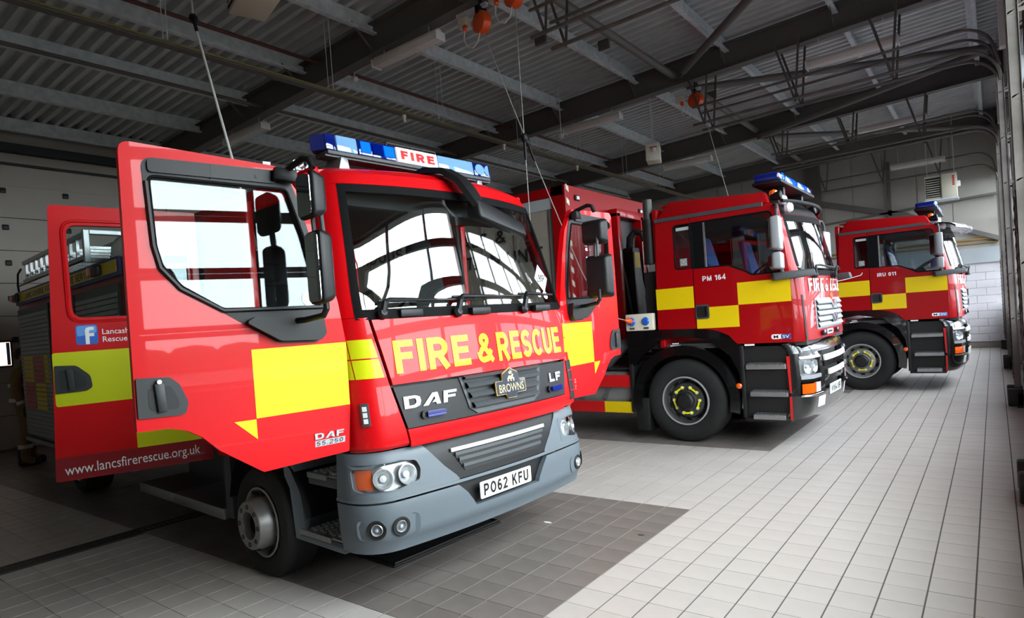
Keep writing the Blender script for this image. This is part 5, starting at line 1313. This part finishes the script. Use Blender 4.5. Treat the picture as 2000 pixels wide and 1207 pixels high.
# ---- things between the cab and container of the middle lorry
b = B(); b.cyl((-1.95, -.98, 2.86), (-1.95, -.98, 3.14), .06, 16); b.done('exhaust_stack', RIMD, T2)
b = B(); b.cyl((-1.95, -.98, 2.3), (-1.95, -.98, 2.88), .085, 16); b.box(-2.05, -1.85, -1.0, .9, 1.2, 2.2); b.done('stack_shroud', BLKS, T2)
b = B(); b.box(-2.29, -1.90, -1.15, -1.06, 1.44, 1.66, .012); sb_ = b.done('charging_box', HEAT, T2)
for x, m, nm in ((-2.20, ORNG, 'plug'), (-2.0, BLUEF, 'blue_socket')):
    q = B(); q.lathe([(.05, 0), (.055, .012), (.042, .03), (.03, .032), (0, .03)], (x, -1.15, 1.56), (0, -1, 0), 16); q.done(nm, BLUEF, sb_)
q = B(); q.lathe([(.034, 0), (.036, .06), (.022, .08), (.012, .12), (0, .12)], (-2.20, -1.17, 1.57), (-.3, -1, .2), 14); q.done('plug', ORNG, sb_)
for x in (-2.2, -2.0):
    q = B(); q.box(x-.035, x+.035, -1.155, -1.148, 1.46, 1.485); q.done('socket_label', GREYD, sb_, smooth=0)
# lower tank with red and yellow marker boards, mudguard
b = B(); b.box(-3.6, -2.32, -1.02, -.55, .36, .9, .04, 3); b.done('fuel_tank', TANKA, T2)
for x in (-3.1, -2.75): 
    q = B(); q.bar((x, -1.03, .52), (x+.2, -1.03, .86), .02, .05); q.done('tank_strap', ALU, T2, smooth=0)
for z0, z1 in ((.345, .495), (.69, .855)):
    for k, (xa, xb) in enumerate(((-3.95, -3.28), (-3.28, -2.76 if z0 > .5 else -2.72), (-2.72, -2.29))):
        if z0 > .5 and k == 2: continue
        m = (YEL2 if k % 2 == 0 else REDF)
        q = B(); q.box(xa if z0 < .5 or k == 0 else -2.83, xb if z0 < .5 or k == 0 else -2.29, -1.10, -1.085, z0, z1, .004); q.done('marker_board', m, T2, smooth=0)
q = B(); q.box(-3.28, -2.83, -1.10, -1.085, .69, .855, .004); q.done('marker_board', YEL2, T2, smooth=0)
q = B(); q.box(-2.30, -2.24, -1.12, -.7, .36, 1.0, .01); q.box(-2.24, -2.05, -1.11, -.7, .12, .55, .008); q.done('mud_flap', BLKS, T2)
q = B(); q.box(-3.3, -2.26, -1.05, -.5, .92, .95); q.done('catwalk', HOSE, T2, smooth=0)
q = B(); q.tube([(-2.75, -.95, .98), (-2.6, -.95, 1.12), (-2.45, -.95, 1.24), (-2.3, -.9, 1.3)], .085, 12); q.done('air_duct', GREYD, T2)
for sg in (-1, 1):
    for x in (-7.2, -8.5): wheel(T2, (x, sg*1.10, .525), sg, .525, .5, .30, RIMD, 'in', False, 10, name='rear_wheel')
    for x in (-5.9, -7.2): wheel(T3, (x, sg*1.10, .525), sg, .525, .5, .30, RIMD, 'in', False, 10, name='rear_wheel')
# container body: red frame, curtain side, bulkhead with tape, hook frame
PD = empty('container_body', (0, 0, 0), parent=T2)
xa, xb, ya, yb, za, zb = -9.0, -3.03, -1.25, 1.25, 1.12, 3.52
b = B(); b.box(xa, xb-.02, ya+.06, yb-.01, za, zb-.01); b.done('container_core', REDD, PD, smooth=0)
b = B(); b.box(xb-.03, xb, ya, yb, za, zb, .006); b.done('bulkhead', RED2, PD, smooth=0)
b = B(); b.box(xa, xb-.03, ya-.0, ya+.08, zb-.14, zb, .006); b.box(xa, xb-.03, ya, ya+.08, za, za+.18, .006); b.box(xb-.24, xb-.03, ya, ya+.07, za, zb, .006); b.box(xa, xa+.2, ya, ya+.07, za, zb); b.done('side_frame', RED2, PD, smooth=0)
def curt(u, z):
    d = .010*sin(u*7.3)+.006*sin(u*17+z*2); return Vector((u, ya+.045+d, z)), Vector((0, -1, 0))
b = B(); b.patch(curt, ls(xa+.2, xb-.24, 70), ls(za+.18, zb-.28, 14), .006); cu = b.done('curtain', CURT, PD)
b = B(); b.box(xa+.2, xb-.22, ya+.015, ya+.05, zb-.30, zb-.14, .008); b.done('curtain_header', GREYM, PD)
b = B(); b.box(xb-.32, xb-.29, ya+.02, ya+.045, za+.18, zb-.28, .006); b.done('curtain_pole', ALU, PD)
for k in range(8):
    q = B(); x = xa+.5+k*.65; q.box(x-.025, x+.025, ya+.02, ya+.035, za+.18, zb-.3); q.done('curtain_strap', CURT2, PD, smooth=0)
ct = lambda u, v: Vector((u, ya+.012, v))
b = B(); stext(b, 'HAZARDOUS', ct, 1.95, .195, .17, .17, -8.3, 2.86); stext(b, 'MATERIALS &', ct, 1.98, .195, .17, .17, -6.11, 2.86); stext(b, 'DETECTION UNIT', ct, 2.46, .19, .17, .17, -5.93, 2.53); b.done('curtain_lettering', LETB, cu, smooth=0)
for k in range(12):
    z = za+.25+k*.19
    q = B(); q.prism([(ya+.03, z), (ya+.10, z-.04), (ya+.10, z+.035), (ya+.03, z+.075)], lambda u, v, w: Vector((xb+w, u, v)), 0, .002); q.done('reflective_tape', HEAT, PD, smooth=0)
for y in (ya+.30, yb-.18):
    q = B(); q.box(xb, xb+.025, y-.06, y+.06, zb-.20, zb-.12, .01); mk = q.done('lamp_body', BLKP, PD); q = B(); q.box(xb+.02, xb+.035, y-.035, y+.035, zb-.185, zb-.135, .008); q.done('position_lamp', CLRW, PD)
HK = empty('hook_frame', (0, 0, 0), parent=T2)
for y in (-.06, .74):
    q = B(); q.box(xb+.002, xb+.16, y, y+.10, za, 3.22, .008); q.done('frame_post', RED2, HK)
q = B(); q.box(xb+.002, xb+.16, -.06, .84, 3.16, 3.28, .008); q.done('frame_head', RED2, HK)
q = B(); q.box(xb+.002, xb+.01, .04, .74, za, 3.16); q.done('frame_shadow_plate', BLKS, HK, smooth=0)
q = B(); q.hexa([(xb+.03, .18, 1.0), (xb+.30, .18, 1.0), (xb+.30, .56, 1.0), (xb+.03, .56, 1.0), (xb+.05, .26, 2.7), (xb+.22, .26, 2.7), (xb+.22, .5, 2.7), (xb+.05, .5, 2.7)], .02); q.done('hook_arm', HOSE, HK)
q = B(); q.tube([(xb+.12, .38, 2.68), (xb+.14, .38, 2.85), (xb+.22, .38, 2.95), (xb+.34, .38, 2.90), (xb+.36, .38, 2.78)], [.07, .07, .06, .05, .03], 10); q.done('hook', HOSE, HK)
q = B(); q.box(xb+.22, xb+.235, .28, .46, 2.35, 2.62); q.done('hook_plate', YEL2, HK, smooth=0)
for y in (.1, .66, .95): 
    q = B(); q.tube([(xb+.2, y, .9), (xb+.24, y, 1.5), (xb+.15, y+.02, 2.1), (xb+.1, y, 2.5)], .022, 8); q.done('hydraulic_hose', BLKS, HK)
# ================================================================== ceiling services
def fixture(x, y, z, label, grp=None):
    e = empty('strip_light', (x, y, z), label=label, cat='ceiling light', group='strip lights under the roof beams')
    q = B(); q.hexa([(-.64, -.05, .10), (.64, -.05, .10), (.64, .05, .10), (-.64, .05, .10), (-.64, -.04, .155), (.64, -.04, .155), (.64, .04, .155), (-.64, .04, .155)], .006); q.done('housing', FIXT, e)
    q = B(); q.hexa([(-.62, -.07, .015), (.62, -.07, .015), (.62, .07, .015), (-.62, .07, .015), (-.63, -.085, .10), (.63, -.085, .10), (.63, .085, .10), (-.63, .085, .10)], .012, 2); q.done('diffuser', DIFF, e)
    for s in (-1, 1):
        q = B(); q.box(s*.64-.012, s*.64+.012, -.09, .09, .005, .12, .006); q.done('end_cap', WHT, e)
        q = B(); q.cyl((s*.45, 0, .15), (s*.45, 0, BEAMZ(x+s*.45)-z+.02), .005, 6); q.done('suspension', GALV, e, smooth=0)
    q = B()
    for k in range(29): 
        xx = -.63+k*.045; q.tube([(xx, -.095, .13), (xx, -.095, .0), (xx, .095, .0), (xx, .095, .13)], .0016, 3, caps=False)
    for yy, zz in ((-.095, .0), (-.05, -.002), (0, -.002), (.05, -.002), (.095, .0), (-.095, .05), (.095, .05)): q.tube([(-.65, yy, zz), (.65, yy, zz)], .002, 3)
    q.done('wire_guard', GALV, e, smooth=0, kind='stuff')
fixture(-6.30, 6.27, 5.46, 'cream strip light under the nearest roof beam, above the blue roof bar')
fixture(-6.25, 11.27, 5.46, 'cream strip light under the second beam, left of the hanging cream heater')
fixture(-6.27, 16.3, 5.46, 'cream strip light low above the middle lorry, right of the cream heater')
fixture(-1.60, 11.25, 5.40, 'large cream strip light at upper right, nearest the door tracks')
fixture(-1.62, 16.3, 5.33, 'cream strip light at right, behind the biggest one')
fixture(-1.55, 21.2, 5.22, 'small cream strip light by the far wall above the wall heater')
fixture(-10.5, 6.27, 5.30, 'cream strip light seen above the open red door at far left of the beams')

def heater(x, y, z, rz, label, k=1., panel=.35):
    """louvres on the +x face from local y -.35 to PANEL, a plain cover panel with red print beside them"""
    e = empty('unit_heater', (x, y, z), rz, label, 'heater', 'unit heaters hung from the roof')
    q = B(); q.box(-.25*k, .25*k, -.35*k, .35*k, 0, .62*k, .01); q.done('casing', HEAT, e)
    q = B(); q.box(.25*k, .256*k, -.33*k, (panel-.02)*k, .05*k, .57*k); q.done('outlet_shadow', BLKS, e, smooth=0)
    for j in range(8):
        q = B(); q.bar((.262*k, -.32*k, (.09+j*.06)*k), (.262*k, (panel-.03)*k, (.09+j*.06)*k), .03*k, .010*k, (.5, 0, .8)); q.done('louvre', HEAT, e, smooth=0)
    if panel < .3:
        q = B(); q.box(.25*k, .30*k, panel*k, .36*k, -.01, .63*k, .008); q.done('cover_panel', HEAT, e)
        q = B(); q.box(-.2*k, .3*k, -.37*k, .37*k, -.04*k, -.002); q.done('base_tray', GALV, e, smooth=0)
    q = B()
    for j in range(6):
        if panel < .3: q.box(.30*k, .303*k, .26*k, .31*k, (.30+j*.045)*k, (.335+j*.045)*k)
        else: q.box((-.15+j*.045)*k, (-.115+j*.045)*k, .35*k, .353*k, .44*k, .50*k); q.box(.262*k, .265*k, -.5*k, -.49*k, 0, .01)
    q.done('red_print', LETR, e, smooth=0)
    for s in (-1, 1):
        q = B(); q.cyl((0, s*.3*k, .62*k), (0, s*.3*k, ROOFZ(x)-z), .008, 6); q.done('drop_rod', GALV, e, smooth=0)
    q = B(); q.box(-.12*k, .0, .35*k, .42*k, .3*k, .44*k, .01); q.done('control_box', WHT, e)
    return e
heater(-1.0, 20.6, 4.12, radians(-90), 'cream unit heater with louvres hanging by the far wall', 1., .02)
heater(-5.35, 12.1, 4.70, radians(200), 'small cream unit heater hanging above the middle lorry container', .55)
heater(-6.25, 3.95, 5.30, radians(-105), 'cream louvred unit heater at the top left above the open doors', .8)

def reel(x, y, z, label):
    e = empty('cable_reel', (x, y, z), label=label, cat='cable reel', group='orange cable reels')
    q = B(); q.lathe([(0, -.07), (.10, -.07), (.135, -.055), (.14, 0), (.135, .055), (.10, .07), (0, .07)], (0, 0, 0), (.3, 1, 0), 28); q.done('drum_housing', ORNG, e)
    q = B(); q.box(-.03, .03, -.09, .09, .09, .19, .01); q.bar((0, 0, .15), (0, 0, .32), .05, .02); q.done('hanging_bracket', BLKP, e)
    q = B(); q.box(-.36, -.22, -.05, .05, .02, .15, .012); q.done('socket_box', HEAT, e)
    q = B(); q.lathe([(.03, 0), (.035, .05), (.02, .07), (0, .07)], (-.24, -.04, .02), (0.1, -.2, -1), 12); q.done('plug', ORNG, e)
    q = B(); q.tube([(-.24, -.06, -.05), (-.25, -.07, -.16), (-.20, -.07, -.27), (-.12, -.06, -.30), (-.05, -.04, -.24), (-.02, -.02, -.1)], .010, 8); q.done('lead', CABLEW, e)
    q = B(); q.box(-.4, .1, -.02, .02, .17, .22); q.done('rail', GALV, e, smooth=0)
reel(-4.95, 6.28, 5.46, 'orange cable reel under the nearest beam with a white looped lead')
reel(-4.38, 6.22, 5.56, 'orange cable reel at the top edge, right of another orange reel')
reel(-4.08, 11.2, 5.40, 'orange cable reel under the second beam above the far lorries')

def cord(pts, r, name, m, label, cat='cable', grp=None, grip=None):
    e = empty(name, pts[0], label=label, cat=cat, group='charging cords hanging over the vehicles'); o = Vector(pts[0])
    q = B(); q.tube([Vector(p)-o for p in pts], r, 6); q.done('cord', m, e)
    if grip is not None:
        p = Vector(pts[grip])-o; n = (Vector(pts[grip+1])-Vector(pts[grip])).normalized()
        q = B(); q.lathe([(.012, -.02), (.04, .0), (.045, .04), (.035, .07), (.018, .09), (.018, .26), (.01, .30)], p, n, 12, caps=True); q.done('cord_grip', BLKP, e)
def sag(p0, p1, s, n=14):
    return [Vector(p0).lerp(Vector(p1), t)-Vector((0, 0, s*4*t*(1-t))) for t in ls(0, 1, n)]
cord([(-4.38, 6.22, 5.4), (-4.38, 6.22, 3.9), (-4.38, 6.22, 3.85), (-4.38, 6.22, 2.78)], .006, 'charging_cable', CABLEG, 'thin grey cord hanging straight down behind the nearest cab', grip=1)
cord(sag((-4.93, 6.28, 5.32), (-4.32, 7.18, 2.35), .05)+sag((-4.32, 7.18, 2.35), (-3.80, 7.50, 1.60), .22)[1:], .006, 'charging_cable', CABLEG, 'thin cord slanting from an orange reel to the socket box of the middle lorry', grip=6)
cord(sag((-3.95, 11.2, 5.2), (-3.05, 9.6, 3.10), .03), .006, 'charging_cable', CABLEG, 'thin slanting cord down to the roof of the middle lorry')
cord(sag((-2.55, 12.35, 1.95), (-1.86, 12.70, 2.06), .02)+[(-1.84, 12.71, 2.10)], .007, 'charging_cable', CABLEW, 'white lead plugged into the farthest lorry by its quarter window')
cord([(-6.55, 3.42, 5.9), (-6.42, 3.35, 5.05)]+sag((-6.42, 3.35, 5.05), (-4.35, 2.62, 2.35), .0)[1:], .011, 'charging_cable', CABLEW, 'pale cord with a black grip slanting down behind the open red doors', grip=1)

# long cable tray and pipes running across the bays
e = empty('cable_tray', (-7.15, 0, 5.0), label='long steel cable tray with yellow and grey cables crossing under the roof', cat='cable tray')
q = B(); q.box(-.055, .055, Y0, 19., 0, .004); q.box(-.058, -.055, Y0, 19., 0, .035); q.box(.055, .058, Y0, 19., 0, .035); q.done('tray', BEAM, e, smooth=0)
for k, (x, m) in enumerate(((-.04, YPIPE), (-.015, CABLEG), (.012, BLKP), (.038, CABLEG), (.085, YPIPE))):
    q = B(); q.tube([(x, Y0, .02), (x, 8, .02), (x, 19., .02)], .013, 6); q.done('cable', m, e)
for k in range(9):
    q = B(); y = -1+k*2.2; q.cyl((-.052, y, 0), (-.052, y, ROOFZ(-7.2)-5.0), .005, 5); q.cyl((.052, y, 0), (.052, y, ROOFZ(-7.2)-5.0), .005, 5); q.done('drop_rod', GALV, e, smooth=0)
for y in (6.9, 9.4, 12.0):
    q = B(); q.lathe([(.035, 0), (.04, .03), (.022, .05), (.022, .11), (0, .11)], (.05, y, -.02), (0, .1, -1), 10); q.done('hanging_socket', HEAT, e)
for x, y, z, m, nm, lb in ((-8.25, 0, 5.95, mat('red_oxide_pipe', (92, 52, 46), .55), 'service_pipe', 'dull red pipe running across the bays under the roof'), (-9.9, 0, 5.7, BEAM, 'service_pipe', 'dark grey pipe run near the rear wall under the roof')):
    q = B(); q.tube([(x, Y0, z), (x, 10, z), (x, 20, z)], .03, 10); tag(q.done(nm, m), lb, 'pipe', 'pipes under the roof')
# smoke heads and sprinkler drops
for k, (x, y, z) in enumerate(((-8.0, 6.75, 5.75), (-2.55, 12.6, 5.75), (-2.6, 17.6, 5.75), (-6.7, 10.8, 5.3))):
    e = empty('smoke_detector', (x, y, z), label=('round white detector by the nearest beam', 'round white detector under the deck left of the big strip light', 'round white detector far back beside the dark brace', 'round white detector above the container roof')[k], cat='detector', group='smoke detectors')
    q = B(); q.lathe([(.05, .03), (.055, 0), (.04, -.03), (0, -.04)], (0, 0, 0), (0, 0, 1), 16); q.done('detector_head', WHT, e); q = B(); q.cyl((0, 0, .02), (0, 0, ROOFZ(x)-z), .008, 6); q.done('conduit', GALV, e)
# small floodlight brackets
for k, (x, y) in enumerate(((-5.6, 8.6), (-5.0, 9.6), (-4.6, 13.6))):
    e = empty('roof_vent_bracket', (x, y, ROOFZ(x)-.12), label=('small dark bracket under the deck between the two nearest beams', 'dark bracket with a stud under the deck beside the long cord', 'dark bracket under the deck of the third bay')[k], cat='bracket', group='roof brackets')
    q = B(); q.box(-.10, .10, -.03, .03, -.06, .10, .01); q.done('plate', BEAM, e); q = B(); q.cyl((-.02, 0, -.02), (.16, .06, -.02), .012, 8); q.done('stud', GALV, e)

# ================================================================== things on the floor and at the rear wall
e = empty('drip_mat', (-3.42, 3.55, 0), radians(-4), 'black rubber drip mat on the tiles under the nearest front bumper', 'mat')
q = B(); q.box(-.62, .02, -.62, .50, 0, .02, .008); q.done('mat_sheet', MATT, e); q = B(); q.tube([(-.60, -.60, .022), (.0, -.60, .022), (.0, .48, .022), (-.60, .48, .022)], .012, 6, closed=True); q.done('mat_rim', MATT, e)
q = B(); q.prism(rnd([(-.04, 0), (.0, -.012), (.05, .004), (.02, .02), (-.02, .016)], .008), lambda u, v, w: Vector((-3.02+u, 4.22+v, w)), 0.0, .004); tag(q.done('paper_scrap', WHT, smooth=0), 'tiny white paper scrap on the dark tiles', 'scrap')
q = B(); q.prism(rnd([(-.03, 0), (0, -.01), (.035, .006), (.0, .015)], .006), lambda u, v, w: Vector((-2.20+u, 4.28+v, w)), 0.0, .004); tag(q.done('leaf_scrap', mat('dry_leaf', (70, 56, 40), .8), smooth=0), 'tiny dark scrap on the dark tiles near the pale tiles', 'scrap')

e = empty('wall_screen', (XB+.05, 3.30, 1.75), label='bright wall screen at the left edge of the picture on the rear wall', cat='screen')
q = B(); q.box(-.03, .02, -.5, .25, -.24, .24, .01); q.done('screen_frame', BLKS, e); q = B(); q.box(.02, .024, -.47, .22, -.21, .21); q.done('screen_panel', SCRN, e, smooth=0)
q = B()
for k, (y0, y1) in enumerate(((-.40, -.30), (-.2, -.12), (-.02, .04), (.16, .21))): q.box(.024, .026, y0, y1, -.2, .2)
q.done('screen_stripe', BLUEF2, e, smooth=0)

# ---- person behind the rear body, turned to the lockers
PX, PY = -12.05, 3.12
per = empty('person', (PX, PY, 0), radians(60), 'person in tan fire kit with silver bands standing by the rear wall, arms down', 'person')
me = bpy.data.meshes.new('body'); bmx = bmesh.new(); sk = bmx.verts.layers.skin.verify()
J = {}
def jv(n, p): J[n] = bmx.verts.new(p)
for n, p in dict(pelvis=(0, 0, .98), waist=(0, .0, 1.12), chest=(.02, 0, 1.33), neckb=(.01, 0, 1.49), neck=(.02, 0, 1.56), head=(.04, 0, 1.66), crown=(.03, 0, 1.76),
                 hl=(0, .11, .94), kl=(.03, .13, .52), al=(0, .13, .10), tl=(.16, .15, .05), hr=(0, -.11, .94), kr=(.03, -.13, .52), ar=(-.02, -.13, .10), tr=(.14, -.16, .05),
                 sl=(.0, .21, 1.44), el=(-.02, .29, 1.16), wl=(.08, .29, .90), sr=(.0, -.21, 1.44), er=(-.02, -.29, 1.16), wr=(.08, -.29, .90)).items(): jv(n, p)
for a, c in (('pelvis', 'waist'), ('waist', 'chest'), ('chest', 'neckb'), ('neckb', 'neck'), ('neck', 'head'), ('head', 'crown'), ('pelvis', 'hl'), ('hl', 'kl'), ('kl', 'al'), ('al', 'tl'), ('pelvis', 'hr'), ('hr', 'kr'), ('kr', 'ar'), ('ar', 'tr'), ('chest', 'sl'), ('sl', 'el'), ('el', 'wl'), ('chest', 'sr'), ('sr', 'er'), ('er', 'wr')): bmx.edges.new((J[a], J[c]))
RAD = dict(pelvis=(.16, .20), waist=(.15, .19), chest=(.15, .21), neckb=(.07, .08), neck=(.055, .055), head=(.095, .08), crown=(.075, .065), hl=.105, kl=.085, al=.075, tl=.05, hr=.105, kr=.085, ar=.075, tr=.05, sl=.085, el=.065, wl=.05, sr=.085, er=.065, wr=.05)
for n, v in J.items():
    r = RAD[n]; v[sk].radius = r if isinstance(r, tuple) else (r, r)
J['pelvis'][sk].use_root = True
bmx.to_mesh(me); bmx.free(); me.materials.append(KIT)
body = bpy.data.objects.new('body', me); COL.objects.link(body); body.parent = per
body.modifiers.new('skin', 'SKIN').use_smooth_shade = True
sd = body.modifiers.new('sub', 'SUBSURF'); sd.levels = 2; sd.render_levels = 2
def blob(name, m, c, r, n=16):
    q = B(); rx, ry, rz = r
    q.patch(lambda u, v: (Vector((c[0]+rx*cos(u)*cos(v), c[1]+ry*sin(u)*cos(v), c[2]+rz*sin(v))), Vector((0, 0, 1))), ls(0, 2*pi, n), ls(-pi/2, pi/2, 10)); return q.done(name, m, per, smooth=180)
hd = blob('head', SKIN, (.045, 0, 1.685), (.108, .085, .125)); blob('hair', HAIR, (.02, 0, 1.715), (.108, .09, .11))
q = B(); q.hexa([(.14, -.014, 1.655), (.175, -.01, 1.66), (.175, .01, 1.66), (.14, .014, 1.655), (.14, -.008, 1.71), (.15, -.006, 1.71), (.15, .006, 1.71), (.14, .008, 1.71)], .004); q.done('nose', SKIN, per)
for s in (-1, 1):
    q = B(); q.lathe([(.03, 0), (.026, .012), (0, .014)], (.035, s*.083, 1.685), (0, s, 0), 10); q.done('ear', SKIN, per)
    q = B(); q.lathe([(.010, 0), (.006, .004), (0, .005)], (.145, s*.032, 1.70), (1, s*.3, 0), 8); q.done('eye', BLKS, per)
    # hand: palm, four fingers and thumb
    q = B(); c = Vector((.09, s*.29, .86)); q.hexa([c+Vector(p) for p in ((-.035, -.014, -.05), (.035, -.014, -.05), (.035, .014, -.05), (-.035, .014, -.05), (-.028, -.02, .05), (.028, -.02, .05), (.028, .02, .05), (-.028, .02, .05))], .01)
    for k, L in enumerate((.07, .08, .075, .06)):
        b0 = c+Vector((.03-k*.02, 0, -.05)); q.tube([b0, b0+Vector((.012, -s*.006, -L*.5)), b0+Vector((.014, -s*.022, -L))], [.009, .0085, .007], 6)
    b0 = c+Vector((.03, 0, .02)); q.tube([b0, b0+Vector((.03, -s*.012, -.03)), b0+Vector((.036, -s*.018, -.065))], [.012, .010, .008], 6); q.done('hand', BOOT, per)
    q = B(); q.box(-.10, .19, s*.135-.05, s*.135+.05, 0, .11, .04, 3); q.box(-.10, .05, s*.13-.055, s*.13+.055, .08, .26, .04, 3); q.done('boot', BOOT, per)
    q = B(); q.lathe([(.094, -.03), (.096, .03)], (.0, s*.13, .30), (0, 0, 1), 18); q.done('leg_band', KITR, per)
    q = B(); q.lathe([(.070, -.025), (.072, .025)], (.05, s*.29, .99), (.35, 0, -1), 16); q.done('cuff_band', KITR, per)
for z, rx, ry in ((1.02, .185, .225), (1.25, .18, .235)):
    q = B(); V = [[(rx*cos(t), ry*sin(t), z+dz) for t in ls(0, 2*pi, 24)[:-1]] for dz in (-.028, .028)]
    R_ = [q.vs(v) for v in V]
    for k in range(24): q.face([R_[0][k], R_[0][(k+1) % 24], R_[1][(k+1) % 24], R_[1][k]])
    q.done('jacket_band', KITR, per)
